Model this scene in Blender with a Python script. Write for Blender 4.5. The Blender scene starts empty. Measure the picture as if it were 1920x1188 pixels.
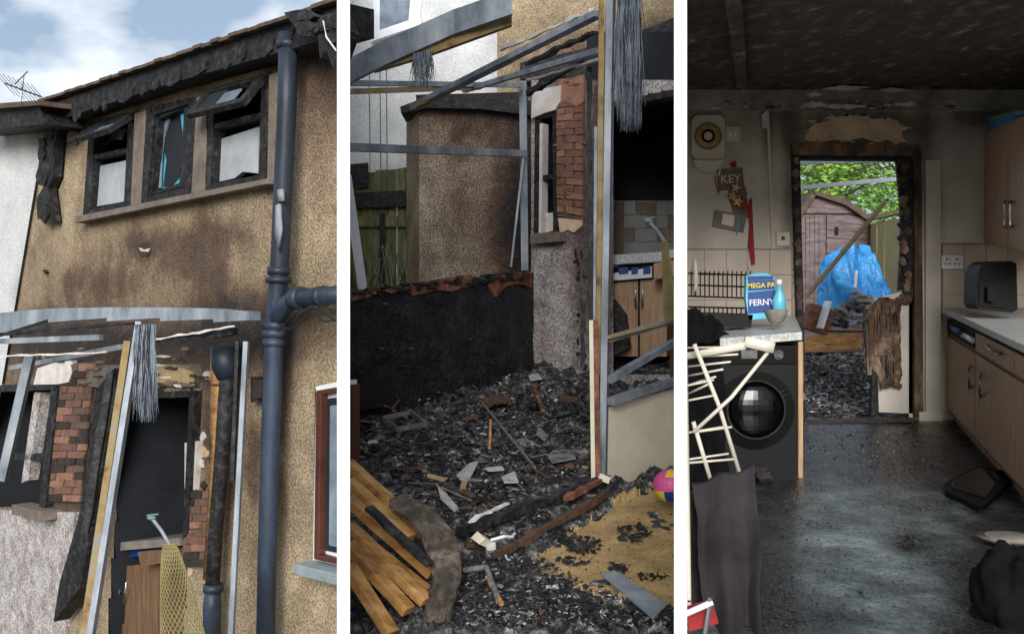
import bpy, math, random
from mathutils import Vector, Matrix, noise
random.seed(7)
F=2000.0
C=Vector((0,0,2.6))
def R(px,py): return Vector(((px-960)/F,1,(594-py)/F))
def at(px,py,D): return C+R(px,py)*D
def lin(r,g,b):
    o=[]
    for c in (r,g,b):
        c/=255.0
        o.append(c/12.92 if c<=0.04045 else ((c+0.055)/1.055)**2.4)
    return (o[0],o[1],o[2],1)
class Plane:
    def __init__(s,p,n):
        s.p=p; s.n=n.normalized()
        if (C-p).dot(s.n)<0: s.n=-s.n
    def hit(s,px,py,off=0.0):
        r=R(px,py); q=s.p+s.n*off
        return C+r*((q-C).dot(s.n)/r.dot(s.n))
def thr(x1,d1,x2,d2):
    a=at(x1,594,d1); b=at(x2,594,d2); u=b-a
    return Plane(a,Vector((-u.y,u.x,0)))
# ---------------------------------------------------------------- materials
def mat(name,cols,scale=8,rough=0.8,bump=0.3,bscale=60,metal=0,soot=False,detail=5,stretch=(1,1,1),pos=None,spec=0.4,rvar=0,grain=None,bdist=0.01,tint=(150,124,116),sc=5):
    m=bpy.data.materials.new(name); m.use_nodes=True
    nt=m.node_tree; N=nt.nodes; L=nt.links
    bs=N['Principled BSDF']
    tc=N.new('ShaderNodeTexCoord'); mp=N.new('ShaderNodeMapping'); mp.inputs['Scale'].default_value=stretch
    L.new(tc.outputs['Object'],mp.inputs['Vector'])
    n=N.new('ShaderNodeTexNoise'); n.inputs['Scale'].default_value=scale; n.inputs['Detail'].default_value=detail; n.inputs['Roughness'].default_value=0.65
    L.new(mp.outputs['Vector'],n.inputs['Vector'])
    rp=N.new('ShaderNodeValToRGB'); e=rp.color_ramp.elements
    k=len(cols)
    ps=pos or [0.3+0.4*i/max(1,k-1) for i in range(k)]
    while len(e)<k: e.new(0.5)
    for i in range(k):
        e[i].position=ps[i]
    for i in range(k):
        e[i].color=lin(*cols[i])
    L.new(n.outputs['Fac'],rp.inputs['Fac'])
    col=rp.outputs['Color']
    if bump or grain:
        n2=N.new('ShaderNodeTexNoise'); n2.inputs['Scale'].default_value=bscale; n2.inputs['Detail'].default_value=3
        L.new(mp.outputs['Vector'],n2.inputs['Vector'])
    if grain:
        r2=N.new('ShaderNodeValToRGB'); r2.color_ramp.elements[0].position=0.38; r2.color_ramp.elements[1].position=0.62
        a,b=grain
        r2.color_ramp.elements[0].color=(a,a,a,1); r2.color_ramp.elements[1].color=(b,b,b,1)
        L.new(n2.outputs['Fac'],r2.inputs['Fac'])
    if soot:
        at_=N.new('ShaderNodeAttribute'); at_.attribute_name='soot'  # soot amount; on the kitchen floor it also shapes a painted reflection
        n3=N.new('ShaderNodeTexNoise'); n3.inputs['Scale'].default_value=sc; n3.inputs['Detail'].default_value=9; n3.inputs['Roughness'].default_value=0.78
        L.new(tc.outputs['Object'],n3.inputs['Vector'])
        ma=N.new('ShaderNodeMath'); ma.operation='MULTIPLY_ADD'; ma.inputs[1].default_value=1.9; ma.inputs[2].default_value=0.05
        L.new(n3.outputs['Fac'],ma.inputs[0])
        mm=N.new('ShaderNodeMath'); mm.operation='MULTIPLY'; L.new(ma.outputs[0],mm.inputs[0]); L.new(at_.outputs['Fac'],mm.inputs[1])
        def mr(a,b,top):
            q=N.new('ShaderNodeMapRange'); q.inputs[1].default_value=a; q.inputs[2].default_value=b; q.inputs[4].default_value=top
            L.new(mm.outputs[0],q.inputs[0]); return q.outputs[0]
        m1=N.new('ShaderNodeMix'); m1.data_type='RGBA'; m1.blend_type='MULTIPLY'
        L.new(mr(0.05,0.6,0.9),m1.inputs[0]); L.new(col,m1.inputs[6]); m1.inputs[7].default_value=lin(*tint)
        m2=N.new('ShaderNodeMix'); m2.data_type='RGBA'
        L.new(mr(0.4,1.25,0.94),m2.inputs[0]); L.new(m1.outputs[2],m2.inputs[6]); m2.inputs[7].default_value=lin(38,35,37)
        col=m2.outputs[2]
    if grain:
        mx=N.new('ShaderNodeMix'); mx.data_type='RGBA'; mx.blend_type='MULTIPLY'; mx.inputs[0].default_value=1
        L.new(col,mx.inputs[6]); L.new(r2.outputs['Color'],mx.inputs[7]); col=mx.outputs[2]
    L.new(col,bs.inputs['Base Color'])
    bs.inputs['Roughness'].default_value=rough; bs.inputs['Metallic'].default_value=metal
    bs.inputs['Specular IOR Level'].default_value=spec
    if rvar:
        q=N.new('ShaderNodeMapRange'); q.inputs[1].default_value=0.35; q.inputs[2].default_value=0.65
        q.inputs[3].default_value=max(0.03,rough-rvar); q.inputs[4].default_value=min(1,rough+rvar)
        L.new(n.outputs['Fac'],q.inputs[0]); L.new(q.outputs[0],bs.inputs['Roughness'])
    if bump:
        bp=N.new('ShaderNodeBump'); bp.inputs['Strength'].default_value=bump; bp.inputs['Distance'].default_value=bdist
        L.new(n2.outputs['Fac'],bp.inputs['Height']); L.new(bp.outputs['Normal'],bs.inputs['Normal'])
    return m
pebble=mat('pebbledash_tan',[(130,114,92),(162,144,116),(188,170,140)],3,0.95,0.8,90,soot=True,grain=(0.5,1.22),tint=(158,138,136))
pebbles=mat('pebbledash_sooted',[(122,108,94),(156,140,122),(186,172,156)],6,0.95,0.9,75,soot=True,grain=(0.34,1.5),tint=(150,128,120),sc=7)
pebblew=mat('pebbledash_white',[(190,192,192),(216,216,213)],3,0.95,0.6,70,soot=True,grain=(0.78,1.08))
greyrend=mat('render_grey',[(132,124,122),(178,170,166),(202,196,192)],9,0.95,0.9,60,soot=True,grain=(0.5,1.15))
char=mat('charred_timber',[(14,14,15),(30,29,30),(58,56,56)],14,0.7,0.7,28,grain=(0.6,1.2),bdist=0.02)
black=mat('soot_black',[(14,14,15),(26,26,28)],5,0.9,0.2)
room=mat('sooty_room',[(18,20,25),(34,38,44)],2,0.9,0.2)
galv=mat('galvanised_steel',[(78,86,94),(128,136,144),(164,170,176)],6,0.55,0.2,30,metal=0.2,stretch=(1,1,0.4))
rust=mat('rusted_steel',[(60,52,44),(132,108,66),(142,126,88),(124,128,130)],9,0.7,0.4,40,metal=0.2)
pipe=mat('painted_iron',[(24,30,40),(36,44,56),(54,66,84)],6,0.5,0.15,40,stretch=(1,1,0.3))
pipew=mat('worn_primer',[(110,118,124),(150,156,160)],12,0.7,0.2)
brickm=[mat('brick_red',[(100,72,60),(136,98,82)],14,0.9,0.6,50),mat('brick_brown',[(84,64,56),(116,88,74)],14,0.9,0.6,50),mat('brick_orange',[(122,86,70),(158,116,96)],14,0.9,0.6,50)]
mortar=mat('mortar',[(88,70,62),(118,98,86)],12,0.95,0.6,60)
bsoot=mat('brick_sooted',[(36,31,30),(68,54,48)],10,0.9,0.6,50)
board=mat('pane_board',[(142,148,152),(176,180,184)],5,0.6,0.1)
cyan=mat('cyan_blind',[(40,130,150),(80,180,200)],4,0.6,0.1)
glass=mat('sooted_glass',[(90,102,116),(140,152,164)],5,0.2,0.05,spec=0.6)
stone=mat('concrete_sill',[(92,80,72),(128,116,104)],9,0.9,0.5,60)
sillg=mat('grey_sill',[(120,128,132),(150,158,160)],9,0.8,0.3)
upvcb=mat('brown_upvc',[(62,34,26),(92,52,40)],5,0.4,0.05)
white=mat('white_paint',[(246,246,246),(250,250,250)],2,0.7,0.0)
upvcw=mat('white_upvc',[(208,212,216),(232,233,236)],4,0.4,0.03)
tile_r=mat('roof_tiles',[(60,50,44),(104,86,72)],10,0.9,0.6,40)
oak=mat('oak_laminate',[(140,108,80),(170,136,104),(184,152,120)],7,0.5,0.1,40,stretch=(6,6,0.6))
oakd=mat('oak_laminate_sooted',[(84,66,50),(130,98,72)],7,0.6,0.1,40,stretch=(6,6,0.6))
worktop=mat('speckled_worktop',[(130,132,132),(178,180,180),(212,212,208)],70,0.35,0.05,90)
steel=mat('brushed_steel',[(150,150,152),(190,190,192)],8,0.3,0.0,metal=0.9)
tim=mat('yellow_timber',[(104,72,40),(170,124,70),(200,158,100)],5,0.7,0.4,30,stretch=(1,3,3))
timl=mat('pale_timber',[(150,124,90),(186,160,120)],6,0.7,0.3,40)
redw=mat('scorched_red_wood',[(48,30,25),(112,70,54),(160,108,84)],11,0.8,0.5,40)
ash=mat('ash_rubble',[(28,28,30),(64,64,66),(108,107,107),(176,174,170)],15,0.85,1.0,34,detail=9,pos=[0.38,0.5,0.59,0.71],grain=(0.42,1.4),bdist=0.05)
lowm=mat('charred_panel',[(15,16,19),(28,29,33),(48,49,54)],6,0.5,0.8,38,grain=(0.6,1.25),bdist=0.02)
chipm=[char,black,mat('ash_grey',[(72,72,74),(124,123,122)],20,0.9,0.5),mat('ash_white',[(140,140,140),(190,189,186)],20,0.8,0.3),mat('burnt_brown',[(46,34,26),(100,74,52)],20,0.9,0.5),mat('shiny_char',[(24,24,27),(58,58,63)],15,0.35,0.5)]
ochre=mat('ochre_gravel',[(138,112,74),(170,142,96),(194,166,116)],7,0.95,0.6,120,detail=9,grain=(0.76,1.12),bdist=0.008)
fencem=mat('green_fence_boards',[(60,66,46),(100,102,68),(136,128,88)],5,0.9,0.4,30,stretch=(5,5,0.7))
fencey=mat('pale_fence_boards',[(118,108,72),(158,146,104),(176,166,124)],5,0.9,0.3,30,stretch=(5,5,0.7))
shedm=mat('brown_shed_boards',[(78,66,66),(108,94,94),(128,114,112)],6,0.85,0.3,30,stretch=(1,1,4))
leafm=[mat('leaf_light',[(140,180,72),(184,216,108)],6,0.7,0),mat('leaf_mid',[(92,140,50),(130,174,72)],6,0.7,0),mat('leaf_dark',[(48,80,30),(74,112,44)],6,0.7,0)]
bark=mat('bark',[(50,40,32),(88,72,58)],12,0.9,0.7)
kwall=mat('kitchen_paint',[(176,168,156),(198,191,179),(212,206,196)],2.2,0.8,0.12,30,soot=True,tint=(138,130,124),sc=3)
ceil=mat('sooted_ceiling',[(50,43,39),(70,61,55),(112,98,88),(214,198,180)],11,0.8,0.4,40,detail=10,pos=[0.3,0.54,0.64,0.74],stretch=(1,0.45,1))
plaster=mat('bare_plaster',[(178,148,122),(222,194,166)],9,0.9,0.3)
peel=mat('peeled_paint',[(185,176,168),(222,215,208)],9,0.8,0.3)
tilem=mat('beige_tile',[(172,158,142),(196,183,166)],3,0.35,0.0,soot=True)
tileg=mat('grey_tile',[(70,72,72),(104,106,106)],3,0.4,0.0)
grout=mat('grout',[(130,120,110),(150,140,130)],6,0.9,0.1)
archi=mat('scorched_door_frame',[(34,25,20),(84,64,48),(146,124,102)],8,0.7,0.5,30,stretch=(1,1,0.4))
floorm=mat('wet_slate_floor',[(50,56,58),(84,92,94),(118,128,130),(160,170,170)],3.2,0.24,0.8,38,rvar=0.14,detail=9,spec=0.7,bdist=0.014,pos=[.34,.48,.6,.74],soot=True,tint=(110,106,104),sc=9)  # paler ramp tones paint the doorway's reflected light into the slate colour
bplas=mat('black_plastic',[(6,6,7),(12,12,13)],5,0.5,0.0,spec=0.2)
bgloss=mat('black_gloss',[(4,4,5),(8,8,9)],5,0.15,0,spec=0.4)
bfab=mat('black_fabric',[(12,12,13),(24,24,26)],5,0.95,0.3,80,spec=0.1)
cream=mat('cream_plastic',[(190,182,162),(214,206,188)],4,0.5,0.0)
brass=mat('dull_brass',[(130,108,64),(176,146,92)],9,0.4,0.0,metal=0.5)
redp=mat('red_fabric',[(120,30,30),(156,46,44)],9,0.8,0.1)
cloth=mat('dark_cloth',[(40,37,38),(62,57,58)],3,0.95,0.4,120,spec=0.1)
bluep=mat('blue_plastic',[(30,120,195),(76,170,228)],3,0.3,0.5,14,bdist=0.03)
bluel=mat('light_blue_pouch',[(60,160,190),(110,195,212)],5,0.35,0.0)
dkblue=mat('dark_blue',[(14,50,110),(22,70,140)],5,0.4,0.0)
yellow=mat('yellow_ink',[(220,192,50),(230,204,70)],3,0.5,0)
pink=mat('pink_vinyl',[(200,70,130),(222,100,160)],3,0.4,0)
fibre=mat('glass_fibre',[(80,92,106),(120,132,144),(160,168,174)],14,0.9,0.0)
netm=mat('net_mesh',[(112,104,66),(150,140,96)],9,0.8,0.0)
teal=mat('teal_rubber',[(80,110,110),(116,140,140)],6,0.6,0.0)
clay=mat('grey_paving',[(96,90,84),(136,129,120)],6,0.9,0.6,40)
stoned=mat('sooty_stone',[(36,33,30),(78,70,62),(112,102,92)],9,0.9,0.9,40,grain=(.6,1.2),bdist=.03)
grass=mat('ground_soil',[(50,54,34),(92,88,60)],1.5,0.95,0.5,20)
dishw=mat('cream_metal',[(196,188,170),(220,213,198)],4,0.4,0)
# ---------------------------------------------------------------- builder
class B:
    def __init__(s): s.v=[];s.f=[];s.m=[];s.ms=[];s.soot={}
    def mi(s,m):
        if m not in s.ms: s.ms.append(m)
        return s.ms.index(m)
    def add(s,vs,fs,m):
        o=len(s.v); s.v+= [Vector(p) for p in vs]; k=s.mi(m)
        for f in fs: s.f.append([i+o for i in f]); s.m.append(k)
    def prism(s,fr,bk,m):
        n=len(fr)
        s.add(list(fr)+list(bk),[list(range(n)),list(range(2*n-1,n-1,-1))]+[[i,i+n,(i+1)%n+n,(i+1)%n] for i in range(n)],m)
    def q(s,pl,pts,o0,o1,m):
        fr=[pl.hit(x,y,o1) for x,y in pts]; d=pl.n*(o1-o0)
        s.prism(fr,[p-d for p in fr],m)
    def r(s,pl,x0,y0,x1,y1,o0,o1,m): s.q(pl,[(x0,y0),(x1,y0),(x1,y1),(x0,y1)],o0,o1,m)
    def box(s,c,sx,sy,sz,m,rot=None,jit=0):
        M=rot or Matrix.Identity(3); vs=[]
        for dz in (-.5,.5):
            for dx,dy in ((-.5,-.5),(.5,-.5),(.5,.5),(-.5,.5)):
                j=[1-random.random()*jit for _ in range(3)] if jit else (1,1,1)
                vs.append(Vector(c)+M@Vector((dx*sx*j[0],dy*sy*j[1],dz*sz*j[2])))
        s.add(vs,[[3,2,1,0],[4,5,6,7],[0,1,5,4],[1,2,6,5],[2,3,7,6],[3,0,4,7]],m)
    def beam(s,a,b,w,h,m,up=Vector((0,0,1)),segs=1,jit=0):
        d=(b-a).normalized()
        if abs(d.dot(up))>0.95: up=Vector((0,1,0))
        x=d.cross(up).normalized(); z=x.cross(d).normalized()
        rings=[]
        for i in range(segs+1):
            p=a.lerp(b,i/segs); k=1-(random.random()*jit if jit else 0); 
            j=Vector((random.uniform(-1,1),random.uniform(-1,1),random.uniform(-1,1)))*jit*w*0.3
            rings.append([p+j+x*w/2*sx*k+z*h/2*sz*k for sx,sz in ((-1,-1),(1,-1),(1,1),(-1,1))])
        vs=[p for r_ in rings for p in r_]; fs=[[3,2,1,0]]
        for i in range(segs):
            for k in range(4): fs.append([i*4+k,i*4+(k+1)%4,(i+1)*4+(k+1)%4,(i+1)*4+k])
        e=segs*4; fs.append([e,e+1,e+2,e+3]); s.add(vs,fs,m)
    def tube(s,pts,r,m,seg=10):
        n=len(pts); rr=r if isinstance(r,(list,tuple)) else [r]*n; vs=[]
        for i,p in enumerate(pts):
            d=(pts[min(i+1,n-1)]-pts[max(i-1,0)]).normalized()
            u=Vector((0,0,1)) if abs(d.z)<0.9 else Vector((0,1,0))
            x=d.cross(u).normalized(); y=x.cross(d)
            for k in range(seg):
                a=2*math.pi*k/seg; vs.append(p+(x*math.cos(a)+y*math.sin(a))*rr[i])
        fs=[list(range(seg))[::-1],list(range((n-1)*seg,n*seg))]
        for i in range(n-1):
            for k in range(seg): fs.append([i*seg+k,i*seg+(k+1)%seg,(i+1)*seg+(k+1)%seg,(i+1)*seg+k])
        s.add(vs,fs,m)
    def ell(s,c,rx,ry,rz,m,u=16,w=10,jit=0):
        vs=[];fs=[]
        for i in range(w+1):
            t=math.pi*i/w
            for k in range(u):
                a=2*math.pi*k/u; j=1+random.uniform(-jit,jit)
                vs.append(Vector(c)+Vector((rx*math.sin(t)*math.cos(a),ry*math.sin(t)*math.sin(a),rz*math.cos(t)))*j)
        for i in range(w):
            for k in range(u): fs.append([i*u+k,(i+1)*u+k,(i+1)*u+(k+1)%u,i*u+(k+1)%u])
        s.add(vs,fs,m)
    def lump(s,c,rx,ry,rz,m,u=40,w=26,a1=.3,a2=.12,a3=.05,seed=0,vs=1):
        o=len(s.v); k_=s.mi(m); sd=Vector((seed,seed*.7,1.3*seed))
        for i in range(w+1):
            for kk in range(u):
                t=math.pi*i/w;a=2*math.pi*kk/u; d=Vector((math.sin(t)*math.cos(a),math.sin(t)*math.sin(a),math.cos(t)))
                e=Vector((d.x,d.y,d.z*vs))
                s.v.append(Vector(c)+Vector((d.x*rx,d.y*ry,d.z*rz))*(1+a1*noise.noise(d*1.8+sd)+a2*abs(noise.noise(e*4+sd))+a3*noise.noise(e*11+sd)))
        for i in range(w):
            for kk in range(u): s.f.append([o+i*u+kk,o+(i+1)*u+kk,o+(i+1)*u+(kk+1)%u,o+i*u+(kk+1)%u]); s.m.append(k_)
    def tiles(s,pl,c4,rows,cols,gap,o0,o1,ms,stag=False,jit=0,drop=0):
        def bil(u,v):
            a,b,c,d=[Vector(p) for p in c4]
            return (a*(1-u)+b*u)*(1-v)+(d*(1-u)+c*u)*v
        for i in range(rows):
            k=-0.5 if (stag and i%2) else 0
            while k<cols:
                u0=max(0,k/cols); u1=min(1,(k+1)/cols); k+=1
                if u1-u0<0.01 or random.random()<drop: continue
                gu=gap/cols; gv=gap/rows
                j=lambda: random.uniform(-jit,jit)
                P=[bil(u0+gu,i/rows+gv),bil(u1-gu,i/rows+gv),bil(u1-gu,(i+1)/rows-gv),bil(u0+gu,(i+1)/rows-gv)]
                s.q(pl,[(p.x+j(),p.y+j()) for p in P],o0,o1+random.uniform(0,jit*0.003),random.choice(ms))
    def obj(s,name,parent=None,bevel=0,smooth=False,solid=0):
        c=Vector((0,0,0))
        for p in s.v: c+=p
        c/=max(1,len(s.v))
        me=bpy.data.meshes.new(name); me.from_pydata([p-c for p in s.v],[],s.f)
        for m in s.ms: me.materials.append(m)
        me.polygons.foreach_set('material_index',s.m)
        if smooth: me.polygons.foreach_set('use_smooth',[True]*len(s.f))
        if s.soot:
            a=me.attributes.new('soot','FLOAT','POINT')
            a.data.foreach_set('value',[s.soot.get(i,0.0) for i in range(len(s.v))])
        me.update()
        o=bpy.data.objects.new(name,me); bpy.context.collection.objects.link(o)
        if parent: o.parent=parent; o.location=c-parent.location
        else: o.location=c
        if solid:
            md=o.modifiers.new('s','SOLIDIFY'); md.thickness=solid
        if bevel:
            md=o.modifiers.new('b','BEVEL'); md.width=bevel; md.segments=2; md.limit_method='ANGLE'
        return o
def empty(name,loc):
    e=bpy.data.objects.new(name,None); e.empty_display_size=0.2; e.location=loc; bpy.context.collection.objects.link(e); return e
def inpoly(x,y,P):
    c=False;n=len(P)
    for i in range(n):
        x1,y1=P[i];x2,y2=P[(i+1)%n]
        if (y1>y)!=(y2>y) and x<(x2-x1)*(y-y1)/(y2-y1)+x1: c=not c
    return c
def gauss(bl):
    def f(x,y):
        s=0
        for cx,cy,rx,ry,a in bl: s+=a*math.exp(-(((x-cx)/rx)**2+((y-cy)/ry)**2))
        return min(1.3,max(0,s))
    return f
def wall(b,pl,x0,y0,x1,y1,st,m,sf=None,holes=(),outline=None,off=0,disp=0,xa=None,xb=None):
    nx=int(round((x1-x0)/st)); ny=int(round((y1-y0)/st)); idx={}
    k=b.mi(m)
    def XY(i,j):
        y=y0+(y1-y0)*j/ny; a=xa(y) if xa else x0; c=xb(y) if xb else x1
        return a+(c-a)*i/nx,y
    def V(i,j):
        if (i,j) in idx: return idx[(i,j)]
        x,y=XY(i,j)
        p=pl.hit(x,y,off)
        if disp: p=p+pl.n*disp*noise.fractal(p*6,0.8,2.2,4)
        idx[(i,j)]=len(b.v); 
        if sf: b.soot[len(b.v)]=sf(x,y)
        b.v.append(p); return idx[(i,j)]
    for i in range(nx):
        for j in range(ny):
            x,y=XY(i+.5,j+.5)
            if any(inpoly(x,y,h) for h in holes): continue
            if outline and not inpoly(x,y,outline): continue
            b.f.append([V(i,j),V(i,j+1),V(i+1,j+1),V(i+1,j)]); b.m.append(k)
def recess(b,pl,P,d,m,mb=None):
    fr=[pl.hit(x,y,0) for x,y in P]; bk=[p-pl.n*d for p in fr]; n=len(P)
    b.add(fr+bk,[[i,(i+1)%n,(i+1)%n+n,i+n] for i in range(n)],m)
    b.add(bk,[list(range(n))],mb or m)
def blob(cx,cy,rx,ry,n=18,j=0.3):
    return [(cx+rx*math.cos(2*math.pi*i/n)*(1+random.uniform(-j,j)),cy+ry*math.sin(2*math.pi*i/n)*(1+random.uniform(-j,j))) for i in range(n)]
def rm():
    return Matrix.Rotation(random.uniform(0,6.28),3,'Z')@Matrix.Rotation(random.gauss(0,.35),3,'X')@Matrix.Rotation(random.gauss(0,.35),3,'Y')
def strands(b,a,c,n,ln,m,r=0.003,sp=0.03):
    for i in range(n):
        t=random.random(); p=a.lerp(c,t)+Vector((random.gauss(0,sp*.3),random.gauss(0,sp*.5),0))
        l=ln*(random.uniform(.35,1) if random.random()<.5 else random.uniform(.75,1)); q=a.lerp(c,.1+.8*t)+Vector((random.gauss(0,sp*1.2),random.gauss(0,sp),-l))
        mid=p.lerp(q,.55)+Vector((random.gauss(0,sp*.6),random.gauss(0,sp*.3),0))
        b.tube([p,mid,q],[r,r*.9,r*.2],random.choice(m),3)
# ================================================================ SET 1 : burnt house front
K=5.5*1420
F1=thr(520,5.5,0,K/900)
eave=lambda x: 212-(x-75)*0.362
W1=[(170,232),(248,212),(240,385),(158,402)]
W2=[(277,205),(364,184),(355,362),(264,380)]
W3=[(392,172),(500,140),(494,338),(384,356)]
DR=[(232,742),(358,738),(346,1200),(200,1200)]
LW=[(-10,722),(106,722),(84,950),(-10,950)]
RW=[(592,732),(650,722),(650,1062),(586,1050)]
cl_=lambda y: max(-30,86-(max(y,200)-215)*.168)
out1=[(-60,230),(86,212),(560,30),(650,-8),(650,1300),(-60,1300)]
g1=gauss([(300,450,140,45,.45),(200,525,100,45,.5),(370,500,70,60,.5),(440,440,70,60,.25),(270,468,16,16,.6),(130,535,10,30,.35),(350,640,170,50,1.0),(440,590,70,50,.8),(420,800,45,220,.9),
 (600,110,50,130,.9),(560,60,70,60,.6),(590,300,60,150,.25),(525,640,50,90,.85),(600,610,50,50,.3),(520,800,26,300,.6),(378,300,20,120,.6),(258,300,16,110,.5),(130,850,150,250,.9),(478,870,16,90,.55),(100,640,140,50,.9),(130,240,50,40,.5),(510,240,25,140,.6),(478,1080,12,70,.3)])
def s1(x,y):
    e=eave(x); return min(1.3,g1(x,y)+0.95*math.exp(-max(0,y-e-20)/30.0)*(1 if x<560 else .3))
house=empty('pebbledash_house',F1.hit(320,900))
b=B(); wall(b,F1,-20,-10,644,1300,5,pebble,s1,[W1,W2,W3,DR,LW,RW],out1,xa=cl_); b.obj('front_wall',house)
b=B()
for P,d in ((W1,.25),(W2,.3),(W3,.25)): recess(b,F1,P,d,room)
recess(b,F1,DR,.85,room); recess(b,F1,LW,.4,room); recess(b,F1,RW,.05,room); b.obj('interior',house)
def frame(b,P,w,o0,o1,m):
    cx=sum(p[0] for p in P)/4; cy=sum(p[1] for p in P)/4
    for i in range(4):
        p=P[i];q=P[(i+1)%4]
        def ins(t):
            return (t[0]+(w if t[0]<cx else -w), t[1]+(w if t[1]<cy else -w))
        b.q(F1,[p,q,ins(q),ins(p)],o0+i*.002,o1+i*.002,m)
def grow(P,g):
    cx=sum(p[0] for p in P)/4; cy=sum(p[1] for p in P)/4
    return [(x+(g if x>cx else -g),y+(g if y>cy else -g)) for x,y in P]
b=B()
for P,w in ((W1,11),(W2,14),(W3,13)): frame(b,grow(P,3),w,-.06,.02,char)
frame(b,grow(W2,-12),7,-.05,.0,char)
b.q(F1,[(166,292),(248,275),(247,284),(165,301)],-.05,.02,char)
b.q(F1,[(388,235),(498,208),(498,219),(388,246)],-.05,.02,char)
for P in (W1,W2,W3):
    for i in range(4):
        p,q_=P[i],P[(i+1)%4]
        for j in range(9):
            t=random.random(); x=p[0]+(q_[0]-p[0])*t; y=p[1]+(q_[1]-p[1])*t
            b.q(F1,blob(x,y,3,4,7,.4),.0,.022+random.random()*.006,char)
b.obj('window_frames',house,bevel=.003)
b=B()
b.q(F1,[(184,312),(240,300),(232,378),(175,388)],-.06,-.03,board)
b.q(F1,[(410,262),(485,238),(483,325),(455,322),(440,334),(405,342)],-.06,-.03,board)
b.q(F1,[(284,222),(354,206),(350,350),(278,364)],-.075,-.065,cyan)
b.q(F1,[(318,222),(346,216),(344,250),(334,345),(306,350),(312,300),(305,262)],-.06,-.055,room)
b.q(F1,[(290,225),(318,222),(306,262),(302,300),(300,352),(282,358)],-.05,-.04,glass)
b.q(F1,[(338,214),(354,210),(347,346),(318,356),(340,330),(345,268)],-.05,-.04,cyan)
b.q(F1,[(190,252),(236,240),(226,262),(210,262),(186,284)],-.10,-.09,glass)
b.obj('window_panes',house)
b=B()
def vent(P,tilt,z):
    a=F1.hit(*P[0],.03); c=F1.hit(*P[1],.03); dn=Vector((0,0,-z)); o=F1.n*tilt
    A=[a,c,c+dn+o,a+dn+o]; nn=(A[1]-A[0]).cross(A[3]-A[0]).normalized()*.016
    def sub(u0,v0,u1,v1,m,k=1):
        f=lambda u,v: A[0].lerp(A[1],u).lerp(A[3].lerp(A[2],u),v)
        fr=[f(u0,v0),f(u1,v0),f(u1,v1),f(u0,v1)]; b.prism([p+nn*k for p in fr],[p-nn*k for p in fr],m)
    sub(0,0,1,.16,char);sub(0,.82,1,1,char);sub(0,.16,.1,.82,char);sub(.9,.16,1,.82,char);sub(.1,.16,.42,.82,room,.3);sub(.42,.3,.7,.82,glass,.28)
vent([(172,240),(252,216)],.16,.12); vent([(392,172),(500,143)],.13,.16)
b.obj('vent_sashes',house)
b=B(); b.q(F1,[(140,406),(502,334),(502,345),(140,418)],0,.09,stone)
b.q(F1,[(252,212),(272,207),(262,382),(244,386)],0,.035,stone); b.q(F1,[(368,183),(388,178),(382,358),(358,364)],0,.035,stone)
b.q(F1,[(504,140),(522,134),(516,338),(500,342)],0,.035,stone)
b.obj('window_sill',house,bevel=.005)
b=B()
b.q(F1,[(70,204),(300,122),(532,46),(650,6),(650,62),(532,96),(300,162),(84,234)],0,.15,char)
x=72
while x<560:
    w_=random.uniform(5,34); y=eave(x)+30+random.uniform(-3,3); h=random.choice([3,5,8,14])*random.uniform(.6,1.2)
    b.q(F1,[(x,y-14),(x+w_,y-14-w_*.36),(x+w_*.9,y+h*.5-w_*.36),(x+w_*.4,y+h*.8),(x+2,y+h*.4)],.15,.158+random.uniform(0,.01),char); x+=w_+random.uniform(4,26)
b.obj('charred_fascia',house)
b=B(); 
e0=F1.hit(62,192,.20); e1=F1.hit(650,-10,.20)
def back(p):
    s=-(p.x+.162*p.y)/(.73+.11); s=max(.05,min(3,s)); return p+Vector((.73*s,.68*s,.1*s))
for i in range(40):
    a=e0.lerp(e1,i/40);c=e0.lerp(e1,(i+.95)/40); j=Vector((0,0,random.uniform(0,.010))); dz=Vector((0,0,.018))
    b.prism([a+j,c+j,back(c)+j,back(a)+j],[a-dz+j,c-dz+j,back(c)-dz+j,back(a)-dz+j],tile_r)
b.obj('roof',house)
b=B()
b.q(F1,[(532,24),(560,18),(600,30),(632,22),(650,60),(625,130),(612,95),(600,110),(596,70),(560,60)],.17,.24,char)
b.q(F1,[(84,236),(106,240),(100,330),(90,352),(98,415),(70,410),(68,372),(82,350),(70,345),(66,330),(80,290)],.02,.08,char)
for i in range(10): b.q(F1,blob(random.uniform(74,96),random.uniform(240,410),6,14,8,.4),.08,.09+random.random()*.01,char)
for i in range(12): b.q(F1,blob(random.uniform(545,645),random.uniform(24,90),14,10,8,.4),.24,.25+random.random()*.02,char)
b.tube([F1.hit(606,40,.3),F1.hit(612,70,.3),F1.hit(630,95,.3)],.004,peel,6)
b.obj('hanging_charred_felt',house)
b=B(); b.tube([F1.hit(138,258,-.02),F1.hit(138,258,.04)],.045,stone,14); b.q(F1,blob(270,468,12,14,12,.25),0,.006,bsoot); b.q(F1,[(260,464),(270,468),(282,465),(278,472),(264,471)],.006,.012,plaster); b.tube([F1.hit(84,508,0),F1.hit(84,508,.04)],.015,bsoot,8)
b.obj('wall_vents',house)
b=B()
b.q(F1,[(112,680),(180,680),(150,940),(76,940)],0,.03,mortar)
b.tiles(F1,[(116,682),(178,682),(150,940),(80,940)],19,2.0,.05,.03,.042,brickm+[bsoot],True,1.2)
b.q(F1,[(350,920),(392,920),(386,1062),(340,1062)],0,.03,mortar)
b.tiles(F1,[(350,920),(392,920),(386,1062),(340,1062)],10,1.5,.05,.03,.042,brickm+[bsoot],True,1)
b.obj('exposed_brickwork',house)
b=B()
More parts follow.
